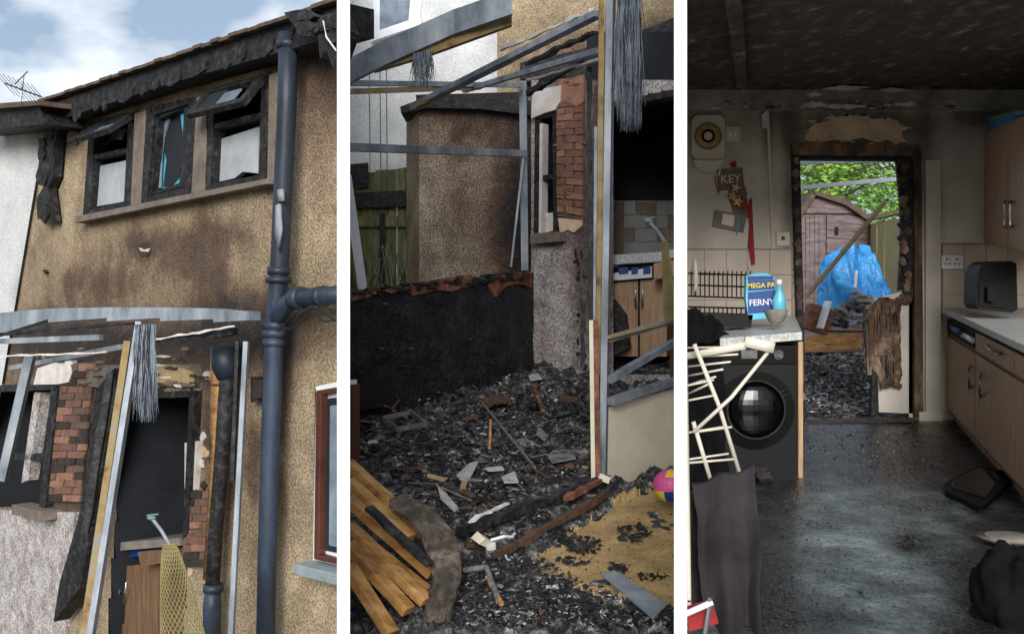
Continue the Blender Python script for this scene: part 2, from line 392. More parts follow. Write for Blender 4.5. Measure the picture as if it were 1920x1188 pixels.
b.q(F1,[(70,690),(100,680),(130,676),(134,700),(128,716),(90,724),(62,722)],.0,.05,peel)
b.q(F1,[(170,690),(200,684),(250,688),(300,682),(360,684),(366,705),(362,725),(300,722),(290,738),(240,740),(200,730),(160,722)],.0,.05,stone)
b.q(F1,[(288,684),(330,686),(360,696),(364,722),(340,716),(300,720),(286,706)],.05,.056,timl)
b.q(F1,[(-10,955),(82,958),(140,960),(120,1200),(-10,1200)],.0,.03,greyrend)
b.q(F1,[(346,830),(372,826),(364,918),(346,916)],0,.03,peel)
for i in range(24): b.q(F1,blob(random.uniform(350,400),random.uniform(700,1100),5,9,8,.4),.0,.01,random.choice([peel,plaster,bsoot,stone]))
for i in range(40): b.q(F1,blob(random.uniform(24,440),random.uniform(650,735),random.uniform(3,14),random.uniform(1.5,4),9,.5),.05,.056+random.random()*.01,random.choice([stone,bsoot,bsoot,peel]))
b.obj('spalled_render',house)
b=B()
b.q(F1,[(-10,722),(104,720),(104,730),(-10,735)],0,.07,char); b.q(F1,[(96,722),(108,722),(84,955),(72,955)],-.05,.06,char)
b.q(F1,[(64,735),(76,735),(52,900),(40,905)],-.05,.03,greyrend); b.q(F1,[(24,850),(86,850),(84,862),(24,862)],-.05,.03,char)
b.q(F1,[(22,945),(78,958),(78,976),(22,964)],0,.14,stone)
b.q(F1,[(180,730),(214,690),(216,740),(196,850),(150,1100),(100,1165),(112,1090),(150,960)],.05,.16,char)
b.q(F1,[(355,735),(364,735),(352,1000),(342,1010)],0,.05,char); b.q(F1,[(228,736),(362,732),(362,744),(228,748)],0,.05,char)
b.obj('charred_door_frame',house)
b=B()
b.q(F1,[(592,724),(650,712),(650,1066),(586,1052)],-.04,.02,upvcw)
frame(b,[(592,732),(662,720),(662,1064),(588,1048)],9,.02,.06,upvcb)
b.q(F1,[(604,748),(650,742),(650,1040),(602,1030)],.022,.03,room)
b.q(F1,[(618,760),(650,757),(650,1030),(616,1022)],.03,.045,glass)
b.q(F1,[(550,1056),(650,1080),(650,1102),(550,1076)],0,.14,sillg)
b.obj('brown_framed_window',house,bevel=.004)
b=B(); pl=Plane(F1.p-F1.n*.10,F1.n)
b.q(pl,[(195,1018),(338,1008),(338,1022),(195,1034)],-.5,.05,clay)
b.q(pl,[(190,1064),(234,1060),(224,1300),(180,1300)],-.4,0,oakd); b.q(pl,[(238,1060),(300,1056),(290,1300),(228,1300)],-.4,0,oakd)
b.q(pl,[(258,1034),(308,1030),(306,1054),(264,1062)],-.3,.10,oakd)
b.q(pl,[(210,1035),(260,1030),(262,1042),(214,1048)],-.2,-.02,dkblue); b.q(pl,[(196,1034),(254,1028),(250,1052),(196,1060)],-.35,-.22,upvcw)
for x in (226,236): b.tube([pl.hit(x,1092,.02),pl.hit(x-2,1110,.04),pl.hit(x-4,1130,.02)],.006,steel,6)
b.obj('kitchen_cabinet')
b=B(); pk=Plane(F1.p-F1.n*.8,F1.n); b.tiles(pk,[(228,880),(346,880),(346,1012),(218,1012)],4,4,.03,0,.02,[tileg]); b.obj('interior_tiles',house)
b=B()
outn=[(-40,228),(90,214),(100,1300),(-40,1300)]
wall(b,F1,-40,200,90,1300,5,pebblew,gauss([(80,230,30,60,.6),(40,560,20,60,.3)]),(),outn,off=.03,xa=lambda y:-40,xb=lambda y:max(-30,88-(max(y,200)-215)*.168))
b.q(F1,[(-60,206),(74,196),(84,232),(-60,248)],.04,.3,char)
b.q(F1,[(-60,198),(74,188),(74,197),(-60,208)],.04,.36,tile_r)
b.obj('white_rendered_house')
b=B(); a0=at(38,196,8.6); b.tube([a0,at(44,140,8.6)],.010,steel,6); 
b.tube([at(8,156,8.5),at(78,182,8.7)],.006,bsoot,6)
for i in range(9):
    t=i/8; p=at(8,156,8.5).lerp(at(78,182,8.7),t); b.tube([p+Vector((-.04,-.1,.08)),p+Vector((.04,.1,-.08))],.003,bsoot,4)
b.tube([at(28,158,8.5),at(52,134,8.5)],.005,bsoot,4)
b.obj('tv_aerial')
b=B()
pp=[(541,62),(538,200),(532,330),(526,470),(521,540),(514,640),(508,800),(502,1000),(494,1400)]
b.tube([F1.hit(x,y,.14) for x,y in pp],.047,pipe,18)
for y0,x0,r_,h in ((84,540,.056,14),(525,522,.064,10),(508,523,.056,14),(625,515,.062,12),(642,514,.056,12),(610,516,.056,12)):
    b.tube([F1.hit(x0,y0-h/2,.14),F1.hit(x0,y0+h/2,.14)],r_,pipe,18)
br=[F1.hit(x,y,.14) for x,y in ((516,606),(530,575),(552,560),(580,557),(644,552))]
b.tube(br,.043,pipe,16); b.tube([F1.hit(552,560,.14),F1.hit(566,558,.14)],.054,pipe,16)
b.tube([F1.hit(600,556,.14),F1.hit(608,555,.14)],.05,pipe,16)
b.q(F1,[(516,385),(523,382),(526,430),(521,470),(514,440)],.18,.194,pipew); b.q(F1,[(519,356),(528,354),(530,376),(520,378)],.18,.194,pipew)
b.obj('soil_pipe',smooth=True)
b=B()
for k in range(3):
    pts=[F1.hit(520+i*22,605+18*math.sin(i*1.3+k)-i*4,.2) for i in range(6)]; b.tube(pts,.004,black,5)
b.obj('loose_cable')
b=B()
b.tube([F1.hit(x,y,.12) for x,y in ((426,700),(416,850),(404,1000),(398,1110))],.040,char,12)
b.tube([F1.hit(424,650,.12),F1.hit(424,690,.12),F1.hit(424,712,.12)],[.085,.075,.045],pipe,14)
b.tube([F1.hit(400,1095,.12),F1.hit(400,1108,.12)],.055,pipe,14)
b.tube([F1.hit(399,1100,.12),F1.hit(398,1135,.12),F1.hit(396,1300,.12)],[.042,.05,.045],pipe,14)
b.q(F1,[(394,650),(412,652),(408,900),(392,1090),(380,1086),(394,860)],0,.06,tim)
b.obj('downpipe',smooth=True)
b=B(); b.r(F1,470,706,494,754,0,.06,char); b.r(F1,474,712,490,746,.06,.08,bsoot); b.obj('meter_box')
cp=empty('carport_frame',at(240,600,5.0))
b=B()
xs=[(-20,588,6.2),(90,578,6.0),(200,576,5.75),(300,576,5.55),(400,578,5.3),(468,584,5.1)]
for i in range(5):
    (x,y,d),(x2,y2,d2)=xs[i],xs[i+1]
    f0=[at(x,y,d),at(x2,y2,d2),at(x2,y2+(20 if i<4 else 16),d2),at(x,y+26 if i else y+44,d)]
    b.prism(f0,[p+Vector((0.04,.05,0)) for p in f0],galv)
b.obj('front_beam',cp)
b=B()
b.beam(at(262,604,5.3),at(150,1320,4.95),.028,.05,galv); b.beam(at(240,640,5.36),at(138,1320,5.0),.034,.03,rust)
b.beam(at(462,640,5.1),at(428,1300,5.0),.022,.04,galv); b.beam(at(446,640,5.2),at(436,900,5.15),.018,.03,char)
b.beam(at(58,664,6.3),at(4,900,6.3),.05,.05,galv)
b.beam(at(-10,640,6.0),at(190,632,5.7),.03,.03,galv); b.beam(at(20,690,6.9),at(230,650,6.0),.03,.03,galv)
b.beam(at(-10,628,6.0),at(250,606,5.5),.04,.02,char,segs=6,jit=.4); b.beam(at(290,636,5.5),at(440,612,5.2),.02,.014,peel,segs=12,jit=.7)
b.beam(at(-10,668,6.0),at(200,660,5.6),.014,.014,peel,segs=12,jit=.7); b.beam(at(250,640,5.6),at(440,622,5.3),.06,.04,char,segs=8,jit=.4)
b.beam(at(208,700,5.4),at(160,1000,5.3),.045,.04,char,segs=8,jit=.3)
b.obj('posts_and_rails',cp)
FB=[fibre,fibre,galv,pipe,bsoot]
b=B(); strands(b,at(256,608,5.0),at(288,608,5.0),460,.46,FB,.0020,.012); b.obj('hanging_glass_fibre')
def net(name,knob,mid,foot,w0,w1,D):
    b=B(); k=at(*knob,D); m_=at(*mid,D); f_=at(*foot,D)
    b.tube([k,k.lerp(m_,.5)+Vector((.005,0,0)),m_],.008,galv,8); b.ell(k,.02,.015,.010,teal,12,8)
    b.tube([k+Vector((-.02,0,.01)),k+Vector((.03,0,.016))],.004,teal,6)
    g=[];nv=34
    for j in range(nv+1):
        t=j/nv; c_=m_.lerp(f_,t); w=w0+(w1-w0)*t**.7
        g.append([c_+Vector((w*math.cos(a),w*.5*math.sin(a),0)) for a in [2*math.pi*i/26+j*.12 for i in range(26)]])
    for j in range(nv):
        for i in range(26):
            b.tube([g[j][i],g[j+1][i]],.0019,netm,3); b.tube([g[j][i],g[j+1][(i+25)%26]],.0019,netm,3)
    b.tube(g[0]+[g[0][0]],.005,netm,5)
    b.obj(name)
net('folded_mesh_net',(284,970),(318,1020),(356,1280),.025,.12,4.6)
# ================================================================ SET 2 : burnt-out lean-to
z8=-.384
def gz(y): return C.z+z8-.132*(8-y)
G2=Plane(Vector((0,8,C.z+z8)),Vector((0,-.132,1)))
L2=thr(656,6.2,1000,8.0); F2=thr(1000,8.0,1264,7.3); S2=thr(785,8.9,975,8.9); WB=thr(640,12,1270,11.4); FN=thr(640,9.6,800,9.6)
b=B()
wall(b,WB,646,-40,1260,700,10,pebblew,gauss([(800,330,100,40,.4),(930,60,30,60,.2)]))
b.q(WB,[(700,-40),(796,-40),(784,54),(700,80)],0,.03,upvcw); b.q(WB,[(712,-40),(772,-40),(766,38),(712,56)],.03,.035,glass)
b.q(WB,[(696,66),(790,36),(790,46),(696,78)],0.03,.1,upvcw)
for x in (692,712,724): b.tube([WB.hit(x,90,.03),WB.hit(x+2,330,.03)],.004,black,4)
b.obj('white_rendered_house')
h2=empty('pebbledash_house',F2.hit(1060,650))
KO=[(1150,190),(1300,160),(1300,700),(1150,700)]
WO=[(1008,222),(1040,216),(1042,440),(1004,446)]
b=B(); wall(b,F2,996,150,1274,762,5,greyrend,gauss([(1050,300,40,140,.7),(1090,500,25,250,.5),(1020,640,20,60,.3),(1040,180,60,40,.3),(1130,400,22,400,1.1)]),[KO,WO])
b.obj('ground_floor_wall',h2)
b=B(); recess(b,F2,WO,.25,room); b.q(F2,[(1150,190),(1274,166),(1274,178),(1150,202)],-.1,.03,char)
kp=thr(1100,9.0,1300,8.9)
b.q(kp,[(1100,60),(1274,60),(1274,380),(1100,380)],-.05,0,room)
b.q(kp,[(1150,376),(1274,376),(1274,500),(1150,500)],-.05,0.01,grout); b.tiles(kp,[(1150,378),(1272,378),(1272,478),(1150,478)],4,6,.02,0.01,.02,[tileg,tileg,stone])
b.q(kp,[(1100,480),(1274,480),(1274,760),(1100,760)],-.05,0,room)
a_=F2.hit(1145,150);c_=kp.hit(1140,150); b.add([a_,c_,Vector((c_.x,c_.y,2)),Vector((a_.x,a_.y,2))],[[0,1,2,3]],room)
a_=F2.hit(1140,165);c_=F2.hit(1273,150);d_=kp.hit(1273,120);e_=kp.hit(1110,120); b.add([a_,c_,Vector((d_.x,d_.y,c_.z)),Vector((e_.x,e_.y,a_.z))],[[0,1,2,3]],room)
b.obj('kitchen_interior',h2)
b=B(); b.q(F2,[(1040,150),(1094,140),(1094,412),(1040,404)],0,.03,mortar)
b.tiles(F2,[(1042,190),(1093,184),(1093,404),(1042,398)],16,1.5,.05,.03,.045,brickm[:1]+[brickm[2]],True,1.5)
b.q(F2,[(1050,148),(1070,150),(1094,140),(1094,190),(1080,200),(1060,190),(1040,200)],.03,.05,brickm[2])
for i in range(12): b.q(F2,blob(random.uniform(1044,1092),random.uniform(150,405),random.uniform(3,10),random.uniform(1,4),9,.5),.045,.050,random.choice([mortar,brickm[0]]))
b.q(F2,[(998,176),(1020,166),(1052,160),(1050,190),(1040,206),(1020,212),(996,222)],0,.06,peel)
b.q(F2,[(1046,408),(1092,412),(1090,424),(1076,436),(1064,430),(1050,438)],0,.02,plaster)
for i in range(26): b.q(F2,blob(1086+random.uniform(-10,10),random.uniform(430,690),random.uniform(1.5,5),random.uniform(3,11),9,.5),.0,.006,random.choice([char,bsoot,stone]))
b.obj('exposed_brick_pier',h2)
b=B()
for P in ([(1003,216),(1012,214),(1010,446),(1000,450)],[(1036,212),(1043,212),(1045,440),(1037,442)],[(1003,214),(1043,206),(1043,216),(1003,226)],[(1006,330),(1040,326),(1040,334),(1006,340)]): b.q(F2,P,-.06,.03,char)
b.q(F2,[(1012,232),(1017,231),(1015,440),(1010,442)],-.04,.04,peel); b.q(F2,[(994,438),(1048,434),(1050,452),(994,458)],0,.10,stone)
b.q(F2,[(1022,400),(1040,398),(1040,432),(1022,436)],-.04,-.02,peel)
b.obj('burnt_window',h2)
b=B()
wb3=thr(900,10.5,1276,9.9)
wall(b,wb3,932,-40,1268,200,6,pebble,gauss([(1080,90,120,50,.5),(1000,150,80,30,.4),(1230,60,60,60,.5)]))
b.q(wb3,[(1196,60),(1272,30),(1272,110),(1196,130)],0,.1,char); b.q(wb3,[(1200,140),(1270,112),(1270,165),(1200,185)],0,.3,timl)
b.q(wb3,[(975,118),(1110,88),(1110,140),(975,150)],0,.3,char)
b.obj('upper_wall',h2)
bl=empty('pebbledash_outbuilding',S2.hit(880,500))
gs=gauss([(968,420,50,150,1.1),(900,240,120,60,.45),(870,410,45,80,.25),(880,196,140,26,.6),(990,300,30,200,.6),(860,330,20,120,.2)])
b=B(); wall(b,S2,786,196,998,600,5,pebbles,lambda x,y:gs(x,y)+.06)
b.obj('front_wall',bl)
b=B(); a0=S2.hit(786,196)
sd=Plane(a0,Vector((-1,-.35,0))); wall(b,sd,762,206,786,600,5,pebble,lambda x,y:.05); b.obj('side_wall',bl)
b=B(); b.q(S2,[(750,200),(800,182),(996,188),(996,216),(900,204),(800,202),(752,212)],-.3,.10,char); b.q(S2,[(780,178),(990,172),(990,188),(780,194)],-.8,.05,bsoot); b.obj('flat_roof',bl)
b=B(); b.tiles(FN,[(648,318),(782,300),(782,640),(648,640)],1,7,.03,0,.02,[fencem],False,2)
b.q(FN,[(650,405),(770,405),(770,425),(650,425)],.02,.07,fencem)
b.q(FN,[(656,362),(768,356),(768,386),(656,390)],.025,.09,char)
b.q(FN,[(766,308),(780,300),(794,530),(776,530)],.02,.14,char); b.q(FN,[(656,308),(690,305),(692,350),(664,356),(656,350)],.02,.05,char)
b.q(FN,[(712,400),(722,400),(722,540),(712,540)],.07,.1,char)
b.obj('garden_fence')
b=B()
for i in range(60):
    x=random.uniform(655,790); p=FN.hit(x,540,.3); q_=p+Vector((random.gauss(0,.06),random.gauss(0,.1),random.uniform(.1,.42))); b.tube([p,p.lerp(q_,.5)+Vector((random.gauss(0,.03),0,0)),q_],.003,chipm[random.choice([1,4,3])],3)
b.obj('scorched_plant')
ol=[(646,556),(660,548),(676,554),(700,548),(730,545),(770,540),(800,536),(850,528),(880,528),(892,518),(905,526),(914,514),(950,512),(990,508),(1001,512),(1001,700),(646,800)]
b=B(); wall(b,L2,646,496,1004,800,3,lowm,None,(),ol,off=.05,disp=.012)
b.q(L2,ol,-.07,-.01,char)
b.obj('charred_low_wall')
b=B()
for P in ([(772,536),(790,527),(820,524),(850,518),(886,514),(884,536),(866,540),(850,546),(820,544),(776,554)],[(918,520),(940,514),(960,512),(996,508),(998,540),(975,532),(950,536),(930,558),(920,540)],[(656,550),(696,546),(696,556),(660,564)]): b.q(L2,P,.05,.07,redw)
for i in range(46):
    x=random.uniform(660,995); b.q(L2,blob(x,548-(x-656)*.103+random.uniform(-4,8),random.uniform(4,11),random.uniform(2,5),8,.4),.04,.072+random.random()*.012,random.choice([redw,char,char,chipm[4],char]))
for i in range(14): b.q(L2,blob(random.uniform(670,980),random.uniform(560,690),random.uniform(2,10),random.uniform(1,2),8,.5),.05,.062,random.choice([chipm[4],chipm[2],black]))
b.obj('scorched_wall_capping')
b=B(); b.q(L2,[(646,720),(700,706),(730,712),(752,735),(740,760),(646,772)],.1,.13,black)
b.tube([L2.hit(x,y,.2) for x,y in ((720,760),(735,766),(748,750),(744,738))],.006,redw,5); b.obj('warped_tray')
mf=empty('lean_to_frame',at(1140,920,4.88))
b=B()
def strip(pts,w,m,th=.04):
    for (x,y,d),(x2,y2,d2) in zip(pts,pts[1:]):
        f0=[at(x,y,d),at(x2,y2,d2),at(x2,y2+w,d2),at(x,y+w,d)]; b.prism(f0,[p+Vector((0,th,0.0)) for p in f0],m)
strip([(650,112,5.6),(720,76,5.55),(850,18,5.5),(960,-20,5.4)],46,galv)
strip([(700,108,5.6),(800,78,5.55),(960,20,5.5)],26,rust,.05)
b.beam(at(775,200,6.6),at(1122,26,5.0),.05,.03,galv); b.beam(at(775,204,6.55),at(960,112,5.8),.035,.02,rust)
b.beam(at(870,170,7.0),at(1124,95,5.4),.03,.03,galv); b.beam(at(652,156,6.0),at(978,160,7.2),.03,.03,galv)
b.beam(at(652,172,6.0),at(900,164,6.9),.03,.03,rust); b.beam(at(650,276,6.0),at(982,288,7.3),.05,.045,galv)
b.beam(at(980,152,7.3),at(984,506,7.5),.05,.05,galv); b.beam(at(982,290,7.28),at(958,500,7.3),.014,.014,galv)
b.beam(at(650,330,6),at(680,540,6.2),.035,.05,upvcw)
b.beam(at(985,120,6.4),at(1120,60,5.3),.05,.02,char,segs=10,jit=.5); b.beam(at(990,150,6.5),at(1122,112,5.4),.02,.015,peel,segs=10,jit=.6)
b.beam(at(940,92,6.0),at(1110,20,5.1),.025,.03,peel,segs=14,jit=.8); b.beam(at(990,175,7.2),at(1095,110,6.6),.05,.05,char,segs=10,jit=.5)
b.obj('rafters',mf)
b=B()
b.beam(at(1143,-30,4.85),at(1128,922,4.88),.030,.03,galv); b.beam(at(1128,-30,4.9),at(1122,700,4.9),.028,.03,rust,segs=10,jit=.15)
b.beam(at(1152,-30,4.95),at(1134,900,4.93),.016,.03,pipe)
b.beam(at(1104,128,5.6),at(1112,880,5.0),.03,.03,char,segs=14,jit=.3); b.beam(at(1118,240,5.5),at(1116,620,5.0),.02,.02,galv)
b.beam(at(1112,600,4.8),at(1118,916,4.8),.040,.02,redw); b.beam(at(1108,600,4.79),at(1112,900,4.79),.018,.02,cream)
b.beam(at(1138,636,4.9),at(1272,598,5.35),.03,.03,galv); b.beam(at(1140,632,4.86),at(1266,600,5.3),.02,.012,timl)
b.beam(at(1142,712,4.9),at(1272,636,5.4),.035,.03,galv); b.beam(at(1144,752,4.9),at(1272,712,5.35),.04,.035,galv)
b.beam(at(1094,540,5.4),at(1092,690,5.4),.03,.03,char,segs=5,jit=.4)
b.obj('posts_and_rails',mf)
b=B(); pw=thr(1142,4.95,1276,5.38); b.q(pw,[(1142,764),(1272,728),(1272,868),(1142,930)],-.02,0,cream)
b.obj('cream_infill_panel',mf)
b=B(); b.beam(at(1142,944,4.9),at(1272,880,5.35),.05,.05,galv); b.obj('bottom_rail',mf)
b=B(); strands(b,at(1160,-20,4.75),at(1200,-20,4.75),520,.64,FB,.0020,.014); b.obj('hanging_glass_fibre')
b=B(); strands(b,at(776,100,5.5),at(808,95,5.5),200,.2,FB,.0018,.014)
b.obj('hanging_glass_fibre')
b=B(); kc=thr(1140,7.9,1290,7.75)
b.q(kc,[(1148,478),(1240,472),(1272,465),(1272,480),(1240,490),(1148,496)],-.5,.03,worktop)
b.q(kc,[(1150,530),(1196,526),(1196,668),(1150,668)],-.5,0,oak); b.q(kc,[(1200,526),(1250,522),(1250,668),(1200,668)],-.5,0,oak)
b.q(kc,[(1226,494),(1268,486),(1268,516),(1226,524)],0,.2,oak); b.q(kc,[(1150,512),(1192,506),(1222,500),(1222,520),(1150,526)],-.2,.05,upvcw)
for x,w in ((1160,18),(1184,12),(1206,14)): b.q(kc,[(x,502),(x+w,500),(x+w,512),(x,514)],-.05,.06,dkblue)
for x in (1192,1205): b.tube([kc.hit(x,545,.02),kc.hit(x-1,560,.05),kc.hit(x,576,.02)],.008,steel,6)
b.q(kc,[(1150,560),(1172,590),(1180,650),(1150,668)],.06,.16,char)
b.obj('kitchen_cabinet')
net('folded_mesh_net',(1216,414),(1246,452),(1258,600),.012,.030,4.9)
b=B()
Y0,Y1=3.0,8.4; NX,NY=230,400
def topx(p):
    d=p-C; return 960+F*d.x/d.y, 594-F*d.z/d.y
OC=[(990,1052),(1085,992),(1150,948),(1300,886),(1300,1156),(1200,1124),(1100,1114),(1020,1078)]
for j in range(NY+1):
    y=Y0+(Y1-Y0)*(j/NY)
    xl=(646-960)/F*y; xr=(1274-960)/F*y
    for i in range(NX+1):
        x=xl+(xr-xl)*i/NX; p=Vector((x,y,gz(y))); px,py=topx(p)
        s_=.08 if inpoly(px,py,OC) else 1
        h=.05*noise.fractal(p*2.2,.9,2.1,3)+.045*noise.fractal(p*9,.7,2.1,5)+.014*abs(noise.noise(p*38))
        b.v.append(Vector((x,y,gz(y)+h*s_)))
k=b.mi(ash); k2=b.mi(ochre)
for j in range(NY):
    for i in range(NX):
        o=j*(NX+1)+i; px,py=topx(b.v[o]); b.f.append([o,o+1,o+NX+2,o+NX+1])
        q_=b.v[o]; jx=16*noise.noise(q_*5)+10*noise.noise(q_*16); hole=noise.noise(q_*6+Vector((5,2,0)))+.5*noise.noise(q_*19)>.62
        b.m.append(k2 if inpoly(px+jx,py+jx,OC) and not hole else k)
b.obj('rubble_ground',smooth=False)
def scatter(b,n,poly,pl,smin,smax,ms,flat=.35,lift=.01,pw=3):
    xs_=[p[0] for p in poly]; ys_=[p[1] for p in poly]; c=0
    while c<n:
        x=random.uniform(min(xs_),max(xs_)); y=random.uniform(min(ys_),max(ys_))
        if not inpoly(x,y,poly): continue
        c+=1; p=pl.hit(x,y); s_=smin+(smax-smin)*random.random()**pw
        b.box(p+Vector((0,0,lift+s_*.1)),s_*random.uniform(.5,1.8),s_*random.uniform(.25,1),s_*flat*random.uniform(.3,1),random.choice(ms),rm(),.7)
RB=[(656,780),(1000,695),(1100,720),(1110,910),(1000,1000),(880,1040),(800,960),(656,860)]
CM=chipm[:2]*4+[chipm[5]]*5+[chipm[2]]*7+[chipm[4]]*2+[chipm[3]]*2
b=B()
scatter(b,5600,RB,G2,.006,.038,CM,.5,.02,2.5)
scatter(b,700,RB,G2,.03,.08,chipm[:2]*3+[chipm[5]]*3+[chipm[2],chipm[4]],.3,.03,3)
for cx,cy,rx,ry,n_ in ((1095,1025,34,20,170),(1185,1003,34,15,150),(1165,1070,22,10,50),(1225,1085,34,7,40),(1080,1055,40,8,50),(1040,1010,50,14,110)):
    scatter(b,n_,blob(cx,cy,rx,ry,12,.2),G2,.006,.034,[char,black,chipm[5]],.6,.008)
scatter(b,220,OC,G2,.004,.012,[char,black,chipm[4]],.6,.003)
FRP=[(850,1060),(1010,1055),(1110,1120),(1264,1155),(1264,1188),(860,1188)]
scatter(b,1900,FRP,G2,.005,.028,CM,.5,.03,2)
scatter(b,200,FRP,G2,.03,.06,[char,black,chipm[5]],.35,.03)
scatter(b,60,RB,G2,.03,.09,[chipm[3],chipm[2],chipm[4],timl],.08,.05)
b.obj('fire_debris')
b=B()
for i in range(110):
    x=random.uniform(680,1090); y=random.uniform(740,1000)
    if not inpoly(x,y,RB): continue
    p=G2.hit(x,y)+Vector((0,0,.06)); a=random.uniform(0,6.28); l=random.uniform(.05,.2); b.beam(p,p+Vector((math.cos(a)*l,math.sin(a)*l,random.uniform(-.03,.04))),.010,.007,random.choice([char,char,chipm[2],chipm[4],black]),segs=4,jit=.4)
def shard(P,m,h=.06,t=.006): 
    fr=[G2.hit(x,y)+Vector((0,0,h+random.uniform(0,.02))) for x,y in P]; b.prism(fr,[p-Vector((0,0,t)) for p in fr],m)
shard([(855,915),(880,892),(898,890),(880,925),(862,930)],chipm[3]); shard([(940,920),(965,912),(972,930),(945,936)],chipm[3])
shard([(1025,880),(1075,874),(1080,884),(1035,890)],chipm[2]); shard([(1010,825),(1028,840),(1022,850),(1005,838)],chipm[2])
shard([(820,940),(835,950),(860,985),(852,992),(826,965)],chipm[3]); shard([(1050,760),(1085,770),(1080,776),(1050,768)],chipm[4])
shard([(905,770),(930,762),(960,765),(950,778),(930,776),(915,786)],chipm[4]); shard([(990,720),(1010,718),(1015,728),(995,730)],chipm[3])
b.beam(G2.hit(1000,752)+Vector((0,0,.10)),G2.hit(1018,796)+Vector((0,0,.08)),.03,.02,redw,segs=4,jit=.2)
b.beam(G2.hit(905,795)+Vector((0,0,.12)),G2.hit(1003,900)+Vector((0,0,.06)),.010,.010,chipm[2])
b.beam(G2.hit(920,822)+Vector((0,0,.1)),G2.hit(918,868)+Vector((0,0,.06)),.016,.016,tim,segs=4,jit=.3)
for q_ in (((718,810),(745,832)),((745,832),(798,822)),((798,822),(770,798)),((718,810),(770,798))): b.beam(G2.hit(*q_[0])+Vector((0,0,.08)),G2.hit(*q_[1])+Vector((0,0,.08)),.012,.025,chipm[2])
b.obj('burnt_fragments')
b=B()
b.beam(G2.hit(860,1040)+Vector((0,0,.09)),G2.hit(1140,930)+Vector((0,0,.08)),.05,.04,char,segs=18,jit=.4)
b.beam(G2.hit(935,1060)+Vector((0,0,.04)),G2.hit(1140,950)+Vector((0,0,.06)),.035,.03,chipm[4],segs=14,jit=.4)
b.beam(G2.hit(1060,975)+Vector((0,0,.09)),G2.hit(1125,944)+Vector((0,0,.10)),.035,.03,redw,segs=6,jit=.4)
b.beam(G2.hit(880,1036)+Vector((0,0,.12)),G2.hit(950,1000)+Vector((0,0,.12)),.025,.01,peel,segs=8,jit=.6)
b.beam(G2.hit(990,960)+Vector((0,0,.12)),G2.hit(1120,940)+Vector((0,0,.1)),.03,.02,char,segs=8,jit=.5)
b.box(G2.hit(1132,938)+Vector((0,0,.10)),.05,.05,.03,cream,rm())
b.obj('charred_threshold')
b=B(); p=G2.hit(905,1052)
b.box(p+Vector((0,0,.08)),.07,.06,.035,cream,rm(),.3); b.box(p+Vector((.03,0,.05)),.04,.04,.04,chipm[3],rm(),.3)
b.tube([p+Vector((.03,0,.08)),p+Vector((.08,.02,.09)),p+Vector((.11,.06,.08)),p+Vector((.12,.12,.08))],.006,upvcw,6); b.obj('melted_socket')
b=B(); b.tube([G2.hit(870,1095)+Vector((0,0,.05)),G2.hit(912,1100)+Vector((0,0,.07)),G2.hit(935,1155)+Vector((0,0,.05))],.010,chipm[2],8); b.tube([G2.hit(918,1120)+Vector((0,0,.06)),G2.hit(940,1160)+Vector((0,0,.05))],.009,tim,8); b.obj('broken_pipe')
b=B(); fr=[G2.hit(x,y)+Vector((0,0,.05)) for x,y in ((1128,1102),(1152,1094),(1250,1160),(1225,1188))]; b.prism(fr,[p-Vector((0,0,.006)) for p in fr],mat('frosted_sheet',[(90,100,104),(140,150,154)],9,.3,.1)); b.obj('glass_sheet')
b=B()
PL=[((652,868,3.9),(796,1000,3.75)),((652,902,3.8),(770,1010,3.65)),((652,935,3.7),(812,1075,3.55)),((652,985,3.6),(800,1128,3.42)),((652,1020,3.5),(766,1145,3.36)),((652,1060,3.4),(735,1188,3.3)),((665,1000,3.62),(800,1110,3.5))]
for a_,c_ in PL:
    b.beam(at(*a_),at(*c_),.048,.036,tim,segs=5,jit=.06)
b.beam(at(690,950,3.55),at(806,1058,3.4),.04,.02,char,segs=6,jit=.15)
b.obj('timber_planks',bevel=.003)
b=B()
st=[(752,942,3.62,.045),(782,958,3.6,.05),(812,990,3.56,.055),(834,1030,3.5,.058),(838,1080,3.45,.05),(824,1130,3.42,.045),(812,1190,3.4,.045)]
n_=12; pts=[]
for t in range(len(st)):
    x,y,d,r_=st[t]
    for k_ in range(n_):
        a=2*math.pi*k_/n_; pts.append(at(x,y,d)+Vector((math.cos(a)*r_*random.uniform(.85,1.1),math.sin(a)*r_*.8,math.sin(a)*r_*.5*random.uniform(.8,1.1))))
b.add(pts,[[t*n_+k_,t*n_+(k_+1)%n_,(t+1)*n_+(k_+1)%n_,(t+1)*n_+k_] for t in range(len(st)-1) for k_ in range(n_)]+[list(range(n_))[::-1],list(range((len(st)-1)*n_,len(st)*n_))],stoned)
b.obj('broken_kerb_stone')
b=B(); cb=at(1256,910,4.6)
u_,w_=24,14
for i in range(w_):
    for kk in range(u_):
        def sp(a,t): return cb+Vector((math.sin(t)*math.cos(a),math.sin(t)*math.sin(a),math.cos(t)))*.072
        a0=2*math.pi*kk/u_;a1=2*math.pi*(kk+1)/u_;t0=math.pi*i/w_;t1=math.pi*(i+1)/w_
        b.add([sp(a0,t0),sp(a0,t1),sp(a1,t1),sp(a1,t0)],[[0,1,2,3]],[pink,yellow,dkblue,pink,yellow,pink][(kk//4+(i//4)*2)%6])
b.obj('beach_ball',smooth=True)
